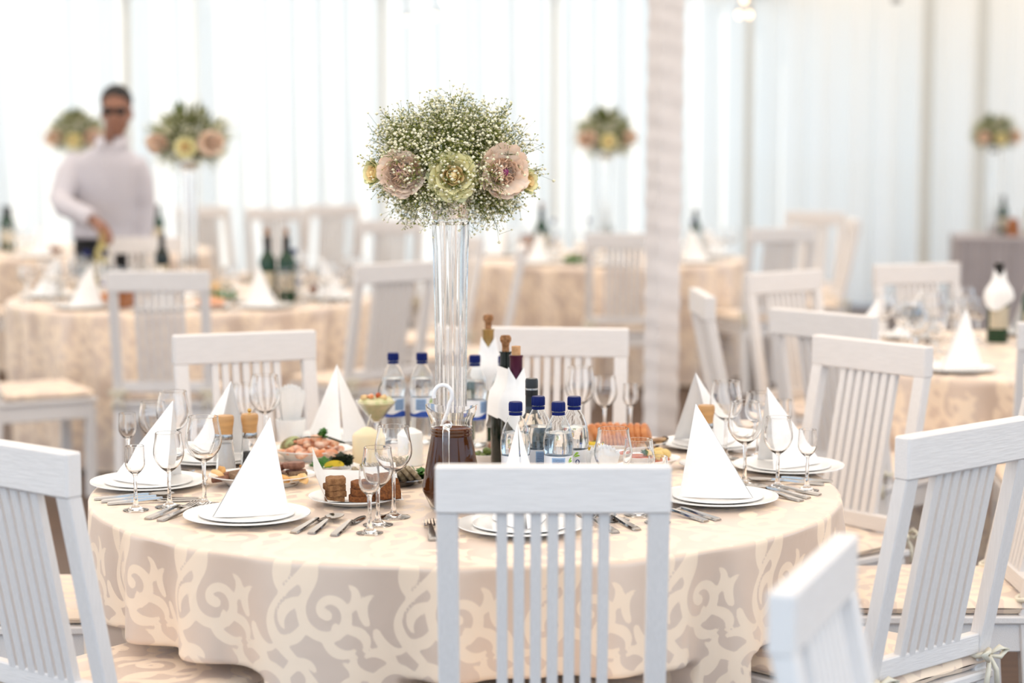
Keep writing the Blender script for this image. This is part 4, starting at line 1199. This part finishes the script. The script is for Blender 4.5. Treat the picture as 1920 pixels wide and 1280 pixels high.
# small dish with greens and lemon
plate('herb_plate', .07, -.448, 5.078, TT, 'small white plate with dark greens and a lemon wedge')
food('greens', leaves(26, .040, 6, .022), 'herb_dark', 'dark feathery greens beside the lemon wedge', 'herb', None, 0, (-.425, 5.095, FZ + .004))
food('lettuce', leaves(12, .034, 7, .010), 'herb', 'bright lettuce leaf tuft in front of the seafood plate', 'herb', None, 0, (-.475, 5.055, FZ + .004))
mb = MB(); vs = []; fs = []
for i in range(9):
    a = PI * i / 8; vs += [(-.022 * math.cos(a), 0, .0), (-.026 * math.cos(a), 0, .026 * math.sin(a) * .55 + .002), (-.022 * math.cos(a) * .4, .012, .010 * math.sin(a))]
for i in range(8):
    for k in range(3): q = 3 * i; fs.append((q + k, q + 3 + k, q + 3 + (k + 1) % 3, q + (k + 1) % 3))
food('lemon_wedge', mb.add(vs, fs), 'lemon', 'yellow lemon wedge among the greens', 'food', None, 40, (-.442, 5.045, FZ + .010), .3)

# fish tray
oval_dish('fish_tray', .100, .078, .016, -.302, 4.898, -.1, 'oval steel tray of grey fish slices behind the wine glasses', 'steel')
for k in range(8):
    o = food('fish_slice', slab(.064, .038, .010, 60 + k, .05), 'fish_grey', 'grey-brown fish slice overlapping its neighbours on the steel tray', 'food', 'fish slices on the steel tray', 60, (-.368 + .0185 * k, 4.880 - .003 * abs(k - 4), FZ + .016), 0)
    o.rotation_euler = (.35, .75, .9)
for k in range(6):
    o = food('fish_slice', slab(.058, .034, .011, 70 + k, .05), 'fish_grey', 'grey-brown fish slice in the back row of the steel tray', 'food', 'back row of fish slices', 60, (-.352 + .019 * k, 4.925, FZ + .016), 0)
    o.rotation_euler = (.3, .7, .9)
food('lettuce', leaves(7, .028, 17, .008), 'herb', 'small green leaf tuft on the fish tray beside the jug', 'herb', None, 0, (-.228, 4.930, FZ + .006))

# cocktail salad
cp_ = thing('salad_coupe', 'cone-shaped glass coupe of creamy salad behind the cream candle', 'glass', (-.362, 5.420, TT))
lathe_part('bowl', [(0, .070), (.008, .072), (.056, .132), (.0545, .1325), (.008, .0755), (0, .074)], 'glass', cp_, 36)
lathe_part('stem', [(0, .005), (.008, .006), (.0045, .02), (.0045, .06), (.008, .073), (0, .073)], 'glass', cp_, 16)
lathe_part('foot', [(0, 0), (.033, 0), (.033, .002), (.009, .007), (0, .008)], 'glass', cp_, 30)
sal = MB().lathe([(0, .077), (.008, .0775), (.050, .1280), (.040, .138), (.02, .143), (0, .144)], 30, mod=lambda r, z, a, k: (r, z + (.003 * math.sin(5 * a) if k > 2 else 0)))
food('salad', sal, 'salad_cream', 'creamy salad filling the glass coupe', 'food', None, 60, (-.362, 5.420, TT))
ch = thing('cherry', 'dark cherry with a bent stalk on the creamy salad', 'food', (-.355, 5.405, TT + .142))
part('fruit', MB().ellip((0, 0, .006), (.008, .008, .008), 14, 9), 'sauce', ch, 180)
part('stalk', MB().tube([(0, 0, .012), (.003, 0, .028), (.010, 0, .042)], .0011, 6), 'herb_dark', ch)
for k, (x, z) in enumerate(((-.030, .004), (-.012, .007), (.022, .004))):
    food('salad_crumb', MB().ellip((0, 0, 0), (.010, .009, .007), 10, 7, .3, k), 'salmon' if k == 1 else 'cheese_pale', 'small topping piece on the creamy salad', 'food', 'toppings of the creamy salad', 180, (-.362 + x, 5.395, TT + .140 + z))

# roast roll platter
oval_dish('roast_platter', .135, .098, .030, .278, 5.372, .05, 'deep white oval platter with the sliced roast roll')
for k in range(9):
    t = k / 8; x = .208 + .140 * t; y = 5.372 + .020 * math.sin(PI * t)
    mb = MB().lathe([(0, 0), (.030, .000), (.034, .004), (.034, .0120), (.030, .0160), (0, .0160)], 22, mod=lambda r, z, a, q: (r * (1 + .05 * math.sin(4 * a + k)), z))
    o = food('roast_slice', mb, 'roast', 'orange-brown slice of the roast roll standing in the row', 'food', 'slices of the roast roll', 50, (x, y, FZ + .0345), 0)
    o.rotation_euler = (.04 * math.sin(k), PI / 2 - .25, .30 - .5 * t)
for k, (x, y) in enumerate(((.352, 5.325), (.372, 5.345), (.345, 5.310), (.388, 5.362))):
    au = thing('aubergine_slice', 'grilled aubergine slice at the end of the roast platter', 'food', (x, y, FZ + .014 + .004 * k), .3 * k, 'aubergine slices on the roast platter')
    part('flesh', slab(.060, .030, .006, 90 + k, .05), 'aubergine', au, 60)
    part('skin', MB().ellip((.028, 0, .003), (.006, .012, .006), 10, 7), 'aubergine_skin', au, 180)
for k, (x, y, m) in enumerate(((.196, 5.312, 'lemon'), (.176, 5.345, 'roast'), (.216, 5.302, 'lemon'))):
    food('pepper_piece', slab(.030, .026, .020, 95 + k, .12), m, 'chunk of %s pepper at the end of the roast platter nearest the bottles' % ('yellow' if m == 'lemon' else 'orange'), 'food', 'pepper chunks on the roast platter', 60, (x, y, FZ + .010), k)
food('lettuce', leaves(14, .032, 27, .018), 'herb', 'dark green leaves under the roast roll', 'herb', None, 0, (.205, 5.335, FZ + .008))

# dish with red sauce
oval_dish('sauce_dish', .095, .075, .028, .330, 5.118, 0, 'white dish of red sauce with potatoes beside the leaning napkin')
food('red_sauce', slab(.132, .096, .014, 3, .05), 'sauce', 'thick red sauce filling the white dish', 'food', None, 60, (.330, 5.118, FZ + .008))
for k, (x, y) in enumerate(((.365, 5.092), (.385, 5.118), (.350, 5.120), (.372, 5.145))):
    food('potato', MB().ellip((0, 0, .008), (.017, .014, .013), 12, 8, .1, k), 'potato', 'small boiled potato on the red sauce', 'food', 'potatoes on the red sauce', 180, (x, y, FZ + .022))
food('parsley_sprig', leaves(12, .026, 8, .012), 'herb', 'green parsley on the red sauce', 'herb', None, 0, (.345, 5.098, FZ + .026))
# plate with one piece of bread, empty plate, olives, salad
plate('bread_plate', .07, .492, 5.128, TT, 'small white plate with one dark bread triangle')
mb = MB().add([(-.03, -.02, 0), (.034, -.015, 0), (.004, .026, 0), (-.03, -.02, .014), (.034, -.015, .014), (.004, .026, .014)], [(2, 1, 0), (3, 4, 5), (0, 1, 4, 3), (1, 2, 5, 4), (2, 0, 3, 5)])
food('bread_triangle', mb, 'bread_rye', 'dark bread triangle on the small plate near the half-hidden mill', 'bread', None, 0, (.492, 5.122, FZ + .002), .2)
plate('dessert_plate', .07, .300, 4.900, TT, 'small empty white plate behind the rail of the front chair')
ob = thing('olive_bowl', 'small white bowl of green olives beside the jug', 'bowl', (-.070, 5.215, TT))
lathe_part('bowl_body', [(0, .002), (.028, .002), (.028, 0), (.031, 0), (.048, .024), (.0465, .0245), (.030, .006), (0, .006)], 'porcelain', ob, 32)
for k in range(9):
    a = k * .75; r = .024 if k < 7 else .006
    food('green_olive', MB().ellip((0, 0, .008), (.0105, .009, .009), 12, 8), 'olive', 'green olive in the small white bowl', 'food', 'olives in the white bowl', 180, (-.070 + r * math.cos(a), 5.215 + r * math.sin(a), TT + .011 + (.012 if k >= 7 else 0)), a)
plate('salad_plate', .07, .155, 5.198, TT, 'small white plate of green and yellow salad behind the water bottles')
for k in range(8):
    a = k * .8; food('salad_piece', slab(.030, .020, .012, 110 + k, .15), 'cabbage' if k % 2 else 'salad_cream', 'green or yellow salad chunk on the small plate', 'food', 'salad chunks', 60, (.155 + .028 * math.cos(a), 5.198 + .028 * math.sin(a), FZ + .003), a)
mr = thing('meat_roll', 'brown crusted roll piece on the table behind the jug', 'food', (-.028, 5.302, TT))
part('crust', MB().ellip((0, 0, .026), (.036, .030, .027), 18, 12, .10, 9), 'meat', mr, 180)
part('garnish', leaves(6, .02, 9, .01), 'herb', mr, 0, loc=(0, 0, .05))

# ------------------------------------------------------------------ neighbouring tables
OCC = []
def nudge(C, x, y, r, lim=.86):
    """nearest free spot on the table"""
    for k in range(0, 400):
        a = k * 2.4; q = .006 * math.sqrt(k) * 2.2; px_, py_ = x + q * math.cos(a), y + q * math.sin(a)
        if C is not None and math.hypot(px_ - C[0], py_ - C[1]) > lim - r * .3: continue
        if all(math.hypot(px_ - ox, py_ - oy) > r + orr for ox, oy, orr in OCC): break
    OCC.append((px_, py_, r)); return px_, py_
def set_places(C, spots):
    for deg, nk, wd in spots:
        a = math.radians(deg); x, y = out_from(C, a, .72); OCC.append((x, y, .14))
        plate('dinner_plate', .140, x, y, TT, 'white dinner plate ' + wd)
        napkin(nk, x, y, TT + .0115, face(-math.cos(a), -math.sin(a)), 'white napkin cone ' + wd)
def set_glasses(C, spots):
    for deg, nk, wd in spots:
        a = math.radians(deg)
        for q, kd in enumerate(('large wine glass', 'medium wine glass', 'small liqueur glass')):
            gx, gy = out_from(C, a - .34 + .03 * q, .66 - .08 * q); gx, gy = nudge(C, gx, gy, (.043, .036, .030)[q])
            stem_glass(kd, gx, gy, kd + ' by the napkin cone ' + wd, full=False)
def bottles(C, items):
    for k, (x, y, kind, lab) in enumerate(items):
        x, y = nudge(C, x, y, .060 if kind == 'jug' else .045)
        if kind == 'water': water_bottle(x, y, k, lab, None, False)
        elif kind in ('champagne', 'dressed'):
            wine_bottle(x, y, .315, 'green_glass', 'foil_black', lab, 'champagne' if kind == 'champagne' else None, .043, 'wine_label')
            if kind == 'dressed': napkin_collar([(x, y, .315, .043)], .13, .290, .05, .012, 'white napkin tied round the black-topped champagne bottle', 3)
        elif kind == 'wine': wine_bottle(x, y, .30, 'dark_glass', 'foil_black', lab, None)
        elif kind == 'green': wine_bottle(x, y, .30, 'green_glass', 'foil_black', lab, None)
        elif kind == 'white': wine_bottle(x, y, .30, 'white_wine', 'foil_gold', lab, None)
        elif kind == 'jug':
            t = thing('juice_jug', lab, 'jug', (x, y, TT))
            lathe_part('juice', [(0, .004), (.045, .004), (.055, .04), (.042, .14), (0, .14)], 'juice', t, 24)
            lathe_part('jug_body', [(0, 0), (.048, 0), (.0585, .04), (.0450, .15), (.050, .19), (.0485, .19), (.0435, .15), (.0565, .04), (.0465, .003), (0, .003)], 'glass', t, 28)
def dishes(C, items):
    for k, (x, y, m, nm, lab) in enumerate(items):
        x, y = nudge(C, x, y, .108)
        plate('food_plate', .108, x, y, TT, 'white plate under ' + lab)
        mb = MB()
        for q in range(9): a = q * .7; mb.ellip((.050 * math.cos(a) * (q > 0), .050 * math.sin(a) * (q > 0), .022 + .012 * (q == 0)), (.024, .020, .018), 10, 7, .2, q + k)
        tag(part(nm, mb, m, None, 180, loc=(x, y, TT + .008)), lab, 'food')

def small_bouquet(C, label, vlabel, seed, h=.69, s=1.10):
    v = thing('glass_vase', vlabel, 'vase', (C[0], C[1], TT))
    lathe_part('body', ov + iv, 'glass', v, n=60, smooth=50, mod=flute)
    lathe_part('cup', [(0, .628), (.0385, .628), (.046, .660), (.058, .690), (.0565, .6915), (.0440, .662), (0, .638)], 'glass', v, n=28)
    b = thing('flower_ball', label, 'flowers', (C[0], C[1], TT + .69)); b.scale = (s, s, s)
    lathe_part('foam_holder', [(0, .000), (.055, .000), (.062, .045), (.050, .075), (0, .093)], 'foam_dark', b, n=14)
    baby_breath(260, .20, .085, .165, .165, seed, per=12, fr=.0055, parent=b)
    o = part('leaves', lv, 'stem_green', b, 0); o['kind'] = 'stuff'
    lf = MB(); rg = random.Random(seed)
    for k in range(260):
        a = rg.uniform(0, 6.28); e = rg.uniform(-.6, 1.4); L = rg.uniform(.10, .185)
        d = Vector((math.cos(a) * math.cos(e), math.sin(a) * math.cos(e), math.sin(e))); T = d.orthogonal().normalized(); p = Vector((0, 0, .085))
        if d.z < -.1 and math.hypot(d.x, d.y) * L < .09: continue
        lf.add([p + d * L * .6, p + d * L * .85 + T * .010, p + d * L * 1.05, p + d * L * .85 - T * .010, p + d * L * .8 + d.cross(T) * .004], [(0, 1, 4), (1, 2, 4), (2, 3, 4), (3, 0, 4)])
    o = part('green_leaves', lf, 'stem_green', b, 0); o['kind'] = 'stuff'
    rose(b, (.010, -.150, .050), (.06, -1, .10), 1.0)
    dahlia(b, (-.115, -.120, .060), (-.22, -1, .12), .052, seed + 1, False)
    dahlia(b, (.120, -.115, .068), (.38, -1, .10), .054, seed + 2, True)
LS = ((-126, 2, 'in front of the white wine near the man'), (-93, 0, 'behind the grey-white turned chair'), (-52, 2, 'close beside the champagne bottles'), (-8, 1, 'before the chair half behind the vase'), (178, 0, 'near the chair of which only the seat shows'), (120, 1, 'right in front of the man'), (60, 0, 'beyond the champagne bottles'))
RS = ((-133, 1, 'over the grey-shaded turned chair'), (-88, 2, 'behind the cropped chair'), (175, 0, 'near the edge-on chair by the post'), (128, 2, 'near the bright white chair by the post'), (85, 1, 'near the chair before the skirted table'))
MS_ = ((-130, 0, 'beside the edge-on chair near the vase'), (-88, 2, 'over the chair half behind the post'), (-40, 1, 'near the lilac-shaded chair'), (10, 0, 'near the far cream edge-on chair'), (165, 2, 'by the far red-brown jug'))
FS = ((-100, 0, 'on the far table, near its front chair'), (-40, 1, 'on the far table, next to the man'), (170, 2, 'on the far table by the green bottles'))
for C in (LT, MT, FT, RT): OCC.append((C[0], C[1], .065))
OCC.append((3.70, 15.80, .065))
for C, sp_ in ((LT, LS), (RT, RS), (MT, MS_), (FT, FS)): set_places(C, sp_)
small_bouquet((-1.60, 10.20), 'blurred flower ball rising above the table by the man', 'tall clear vase on the table by the man', 31)
small_bouquet((.60, 13.20), 'blurred flower ball beside the wrapped post', 'tall clear vase on the table behind the wrapped post', 41)
small_bouquet((-2.95, 14.00), 'blurred flower ball half hidden behind the shoulder of the man', 'tall clear vase behind the man', 51)
small_bouquet((3.70, 15.80), 'small dark flower ball before the bluish curtain on the skirted table', 'clear vase on the grey skirted table', 61, s=1.0)
bottles(LT, ((-1.190, 9.985, 'champagne', 'dark green champagne bottle with brown cork on the table by the man'), (-1.095, 9.965, 'champagne', 'second champagne bottle, beside the white napkin and blue-capped water'),
  (-1.010, 10.02, 'water', 'blue-capped water bottle next to the champagne on the table by the man'), (-1.03, 10.12, 'water', 'blue-capped water bottle behind the champagne bottles'),
  (-2.080, 10.02, 'water', 'blue-capped water bottle beside the white wine near the man'), (-2.010, 10.04, 'water', 'blue-capped water bottle behind the grey-white turned chair'),
  (-2.155, 10.87, 'white', 'yellowish white-wine bottle under the hand of the man'),
  (-1.80, 10.55, 'wine', 'dark bottle behind the top rail of the grey-white turned chair'), (-1.86, 9.62, 'jug', 'amber juice jug behind the slats of the grey-white turned chair')))
bottles(RT, ((2.02, 7.95, 'green', 'green-necked bottle beside the napkin-dressed bottle'), (1.93, 8.12, 'dressed', 'black-topped champagne bottle dressed with a white napkin'), (2.10, 8.10, 'water', 'blue-capped water bottle next to the napkin-dressed bottle')))
bottles(MT, ((.19, 13.25, 'champagne', 'tall dark bottle just beside the flower ball of the main table'), (.27, 13.30, 'water', 'blue-capped water bottle beside the tall far bottle'), (.11, 13.45, 'jug', 'red-brown juice jug beside the tall far bottle'),
  (.62, 13.45, 'green', 'green bottle behind the chair next to the wrapped post'), (.50, 13.38, 'water', 'water bottle behind the chair next to the wrapped post'), (1.20, 13.25, 'water', 'blue-capped water bottle on the far side of the wrapped post'), (1.23, 13.42, 'green', 'green bottle on the far side of the wrapped post')))
bottles(FT, ((-3.48, 14.10, 'green', 'tall green bottle on the far table behind the man'), (-3.40, 13.90, 'green', 'shorter-looking green bottle next to the tall one behind the man'), (-3.56, 13.95, 'water', 'blue-capped water bottle on the far table behind the man'), (-2.45, 14.25, 'green', 'green bottle on the far table beside the clear vase stem')))
bottles(None, ((3.83, 15.70, 'jug', 'red-brown juice jug on the grey skirted table'), (3.80, 15.90, 'green', 'green bottle behind the red-brown jug on the skirted table'), (3.98, 15.75, 'white', 'pale bottle on the grey skirted table')))
dishes(LT, ((-1.33, 9.62, 'salmon', 'orange_fruit_heap', 'orange fruit heap between chair and champagne bottles'), (-1.40, 9.95, 'herb', 'salad_heap', 'green salad heap on the table by the man'), (-.93, 10.28, 'meat', 'meat_heap', 'brown meat heap behind the glasses by the man'), (-1.98, 9.78, 'roast', 'roast_heap', 'brown roast heap in front of the white wine bottle'), (-1.5, 10.55, 'cheese_pale', 'pastry_heap', 'pale pastry heap beyond the vase on the table by the man')))
dishes(RT, ((2.02, 7.50, 'roast', 'roast_heap', 'orange roast heap behind the napkin cone at the neighbouring table'), (2.20, 7.85, 'herb_dark', 'salad_heap', 'dark salad heap beside the napkin-dressed bottle')))
dishes(MT, ((.42, 12.85, 'meat', 'meat_heap', 'brown meat heap on the table behind the wrapped post'), (.30, 12.92 - .22, 'herb', 'salad_heap', 'green salad heap on the table behind the wrapped post')))
dishes(FT, ((-3.05, 13.42, 'meat', 'meat_heap', 'brown meat heap on the far table behind the man'), (-2.52, 13.85, 'roast', 'bread_heap', 'orange-brown bread heap on the far table')))

for C, sp_ in ((LT, LS), (RT, RS), (MT, MS_), (FT, FS)): set_glasses(C, sp_)
def cluster(C, pts, kinds, lab, grp):
    for k, (x, y) in enumerate(pts):
        kd = kinds[k % len(kinds)]; gx, gy = nudge(C, x, y, .040)
        stem_glass(kd, gx, gy, kd + ' ' + lab, grp, full=False)
cluster(LT, [(-2.36, 9.98), (-2.28, 10.05), (-2.32, 10.15), (-2.22, 9.92), (-2.25, 10.2), (-2.15, 10.12)], ('medium wine glass', 'large wine glass'), 'in the dense group of glasses before the man', 'glasses before the man')
cluster(LT, [(-.95, 10.03), (-.88, 10.1), (-.86, 10.0), (-.92, 9.92), (-.98, 10.2), (-.84, 10.2)], ('medium wine glass', 'large wine glass'), 'in the group of glasses just behind the champagne bottles', 'glasses behind the champagne')
cluster(RT, [(1.47, 7.68), (1.56, 7.86), (1.66, 8.05), (1.75, 8.2), (1.45, 7.85), (1.62, 7.75)], ('large wine glass', 'medium wine glass'), 'in the cluster of glasses before the chair at the skirted table', 'glasses before the skirted table chair')
cluster(MT, [(1.32, 13.3), (1.38, 13.15), (1.28, 13.1), (.35, 12.75), (.28, 12.85)], ('large wine glass', 'medium wine glass'), 'among the far glasses on the table behind the wrapped post', 'far glasses behind the post')

# ------------------------------------------------------------------ the man
def remeshed(mb, vox, name, m):
    me = mb.mesh('tmp', m, 180); o = bpy.data.objects.new('tmp', me); COL.objects.link(o)
    r = o.modifiers.new('r', 'REMESH'); r.mode = 'VOXEL'; r.voxel_size = vox
    s_ = o.modifiers.new('s', 'SMOOTH'); s_.iterations = 3; s_.factor = .5
    dg = bpy.context.evaluated_depsgraph_get(); ev = o.evaluated_get(dg); out = bpy.data.meshes.new_from_object(ev)
    bpy.data.objects.remove(o, do_unlink=True); bpy.data.meshes.remove(me)
    out.name = name; out.shade_smooth(); out.materials.clear(); out.materials.append(MATS[m]); return out
# local frame: x along the curtain, y away from the main table, z up; he bends towards the table and reaches with one hand
def loft(mb, rings, n=22):
    ids = []
    for z, cx, cy, rx, ry in rings:
        ids.append(len(mb.v))
        for i in range(n):
            a = 2 * PI * i / n; c, s_ = math.cos(a), math.sin(a)
            mb.v.append((cx + rx * math.copysign(abs(c) ** .85, c), cy + ry * math.copysign(abs(s_) ** .85, s_), z))
    for A, B in zip(ids, ids[1:]):
        for i in range(n): k = (i + 1) % n; mb.f.append((A + i, A + k, B + k, B + i))
    mb.f.append(tuple(range(ids[0] + n - 1, ids[0] - 1, -1))); mb.f.append(tuple(range(ids[-1], ids[-1] + n)))
    return mb
def limb(mb, pts, d=0.0, n=14): return mb.tube([p[:3] for p in pts], [max(.006, p[3] - d) for p in pts], n)
man = thing('person', 'dark-haired man in a pale shirt, dark trousers and glasses reaching for a bottle', 'person', (-2.27, 11.46, 0))
TORSO = [(.975, -.01, .02, .185, .135), (1.03, -.005, .02, .180, .130), (1.15, 0, .0, .182, .125), (1.30, .012, -.03, .195, .125), (1.39, .022, -.05, .195, .112), (1.445, .038, -.062, .155, .094), (1.485, .052, -.070, .092, .080), (1.515, .058, -.074, .072, .070)]
ARM1 = [(-.130, -.04, 1.405, .078), (-.180, -.10, 1.330, .072), (-.205, -.19, 1.205, .064), (-.165, -.275, 1.165, .062), (-.060, -.370, 1.130, .054), (.010, -.430, 1.105, .046)]
ARM2 = [(.165, -.04, 1.400, .078), (.208, .0, 1.300, .068), (.220, .035, 1.150, .060), (.214, .030, 1.02, .054), (.208, .015, .940, .046)]
W = Vector((.035, -.450, 1.092)); Hp = Vector((.105, -.545, 1.045))
body = MB()
loft(body, [(z, cx, cy, rx - .028, ry - .026) for z, cx, cy, rx, ry in TORSO])
loft(body, [(1.46, .056, -.072, .062, .062), (1.52, .070, -.086, .058, .060), (1.58, .082, -.096, .056, .060), (1.66, .092, -.098, .058, .064)])
hx, hy, hz = .096, -.108, 1.680
body.ellip((hx, hy + .015, hz + .040), (.082, .098, .100), 20, 14)      # skull
body.ellip((hx + .004, hy - .020, hz - .045), (.068, .080, .086), 18, 12)  # face and jaw
body.ellip((hx + .006, hy - .054, hz - .108), (.040, .038, .030), 12, 8)   # chin
body.ellip((hx + .010, hy - .104, hz - .028), (.013, .020, .024), 10, 8)   # nose
body.ellip((hx + .010, hy - .112, hz - .042), (.017, .014, .010), 10, 8)
body.ellip((hx + .008, hy - .094, hz - .078), (.025, .012, .007), 10, 6)   # lips
body.ellip((hx + .004, hy - .082, hz + .024), (.056, .025, .012), 12, 6)   # brow
for s in (-1, 1): body.ellip((hx + s * .081, hy + .020, hz - .020), (.010, .020, .031), 8, 8)
limb(body, ARM1, .016); limb(body, ARM2, .016)
limb(body, [(-.02, -.405, 1.115, .036), (*W, .029), (*W.lerp(Hp, .5), .034), (*W.lerp(Hp, .9), .036)], 0, 12)
pal = W.lerp(Hp, .80); dirv = (Hp - W).normalized(); sid = dirv.cross(Vector((0, 0, 1))).normalized()
for k, (off, L) in enumerate(((-.030, .070), (-.010, .080), (.010, .076), (.030, .060))):
    p0 = pal + sid * off; p1 = p0 + dirv * L * .55 + Vector((0, 0, -.010)); p2 = p1 + dirv * .014 + Vector((0, 0, -.034)) * (L / .075); p3 = p2 - dirv * .012 + Vector((0, 0, -.022)) * (L / .075)
    limb(body, [(*p0, .0115), (*p1, .0110), (*p2, .0100), (*p3, .0085)], 0, 8)
t0 = W.lerp(Hp, .45) - sid * .030; t1 = t0 + dirv * .035 - sid * .014 + Vector((0, 0, -.022)); t2 = t1 + dirv * .028 + sid * .008 + Vector((0, 0, -.024))
limb(body, [(*t0, .0140), (*t1, .0120), (*t2, .0095)], 0, 8)
limb(body, [(.208, .015, .960, .032), (.206, .005, .890, .027), (.204, -.012, .830, .034), (.203, -.020, .795, .033)], 0, 12)
for k in range(4):
    p0 = Vector((.203, -.046 + .018 * k, .795)); limb(body, [(*p0, .011), (*(p0 + Vector((-.006, -.004, -.036))), .0105), (*(p0 + Vector((-.026, -.004, -.058 + .004 * k))), .0095), (*(p0 + Vector((-.042, 0, -.050))), .0085)], 0, 8)
limb(body, [(.200, -.035, .850, .013), (.184, -.062, .815, .0115), (.170, -.066, .790, .0095)], 0, 8)
for s in (-1, 1): limb(body, [(s * .075, .02, .92, .085), (s * .090, .01, .70, .075), (s * .098, .0, .48, .058), (s * .100, .03, .07, .042)], 0, 12)
link('body', remeshed(body, .009, 'body', 'skin'), man)
sh = MB(); loft(sh, TORSO); limb(sh, ARM1); limb(sh, ARM2)
sho = link('shirt', remeshed(sh, .012, 'shirt', 'shirt'), man)
cl = MB(); vs = []; fs = []; nc = 24
for i in range(nc + 1):
    a = -PI / 2 + .30 + (2 * PI - .60) * i / nc; f_ = abs(i / nc - .5) * 2; dn = .030 * f_ ** 4
    for rr, zz in ((.073, 1.500), (.074, 1.548 - .4 * dn), (.084, 1.545 - .4 * dn), (.100, 1.500 - dn)): vs.append((.064 + rr * math.cos(a), -.080 + rr * math.sin(a), zz))
for i in range(nc):
    for k in range(3): q = 4 * i + k; fs.append((q, q + 4, q + 5, q + 1))
part('collar', cl.add(vs, fs), 'shirt', sho, 60)
part('cuff', MB().tube([(-.030, -.398, 1.120), (.018, -.440, 1.100)], [.055, .050], 16), 'shirt', sho, 60)
for k in range(4): part('button', MB().ellip((.040 - .012 * k, -.166 + .014 * k, 1.40 - .12 * k), (.006, .004, .006), 8, 6), 'porcelain', sho, 180)
tr = MB(); loft(tr, [(.80, 0, .02, .165, .125), (.90, -.005, .02, .172, .126), (1.03, -.005, .02, .172, .122)])
for s in (-1, 1): limb(tr, [(s * .078, .02, .88, .105), (s * .090, .012, .70, .098), (s * .098, .0, .48, .082), (s * .100, .025, .09, .074)])
link('trousers', remeshed(tr, .013, 'trousers', 'trousers'), man)
for s in (-1, 1): part('shoe', MB().ellip((s * .10, -.035, .035), (.045, .13, .036), 14, 8), 'foil_black', man, 180)
hr = MB().ellip((hx - .002, hy + .024, hz + .056), (.088, .100, .094), 24, 14, .02, 2)
hr.f = [f for f in hr.f if not all(hr.v[i][1] < hy - .040 and hr.v[i][2] < hz + .095 for i in f) and not all(hr.v[i][2] < hz - .01 for i in f)]
part('hair', hr, 'hair', man, 180)
gs = bpy.data.objects.new('glasses', None); COL.objects.link(gs); gs.parent = man; gs.empty_display_size = .02
for s in (-1, 1): part('lens', MB().ellip((hx + .006 + s * .036, hy - .098, hz + .000), (.031, .008, .021), 14, 8), 'sunglass', gs, 180)
part('frame', MB().tube([(hx - .081, hy + .02, hz + .005), (hx - .075, hy - .075, hz + .010), (hx - .02, hy - .103, hz + .014), (hx + .006, hy - .108, hz + .010), (hx + .034, hy - .103, hz + .014), (hx + .087, hy - .075, hz + .010), (hx + .091, hy + .02, hz + .005)], .0028, 6), 'sunglass', gs, 180)

# ------------------------------------------------------------------ lights under the ceiling
def bulb_cluster(x, y, z, offs, label):
    t = thing('pendant_light', label, 'lamp', (x, y, z))
    for k, (dx, dz) in enumerate(offs):
        part('cable', MB().tube([(dx * .3, 0, 2.90 - z), (dx, 0, dz + .05)], .003, 6), 'cable', t)
        s_ = lathe_part('socket', [(0, dz + .028), (.012, dz + .028), (.014, dz + .055), (0, dz + .058)], 'cable', t, 14)
        part('bulb', MB().ellip((dx, 0, dz), (.017, .017, .022), 14, 10), 'bulb', t, 180)
        s_.location = (dx, 0, 0)
bulb_cluster(1.61, 14.4, 2.36, ((0, .10), (-.035, 0), (.035, .0)), 'three warm bulbs hanging under the tent ceiling near the bluish curtain')
bulb_cluster(-.90, 16.0, 2.45, ((0, 0), (.09, -.05), (.30, -.02), (.38, .10)), 'loose cluster of warm bulbs hanging before the bright curtain')
sp = thing('spotlight', 'small white spotlight clamped to the ceiling above the bluish curtain', 'lamp', (3.05, 16.5, 2.56))
lathe_part('housing', [(0, .05), (.03, .05), (.04, 0), (.036, 0), (.028, .045), (0, .045)], 'cable', sp, 20)
lathe_part('lens', [(0, .004), (.036, .004), (0, .012)], 'spot_lens', sp, 20)
part('bracket', MB().tube([(0, 0, .05), (0, 0, .33)], .006, 6), 'cable', sp)
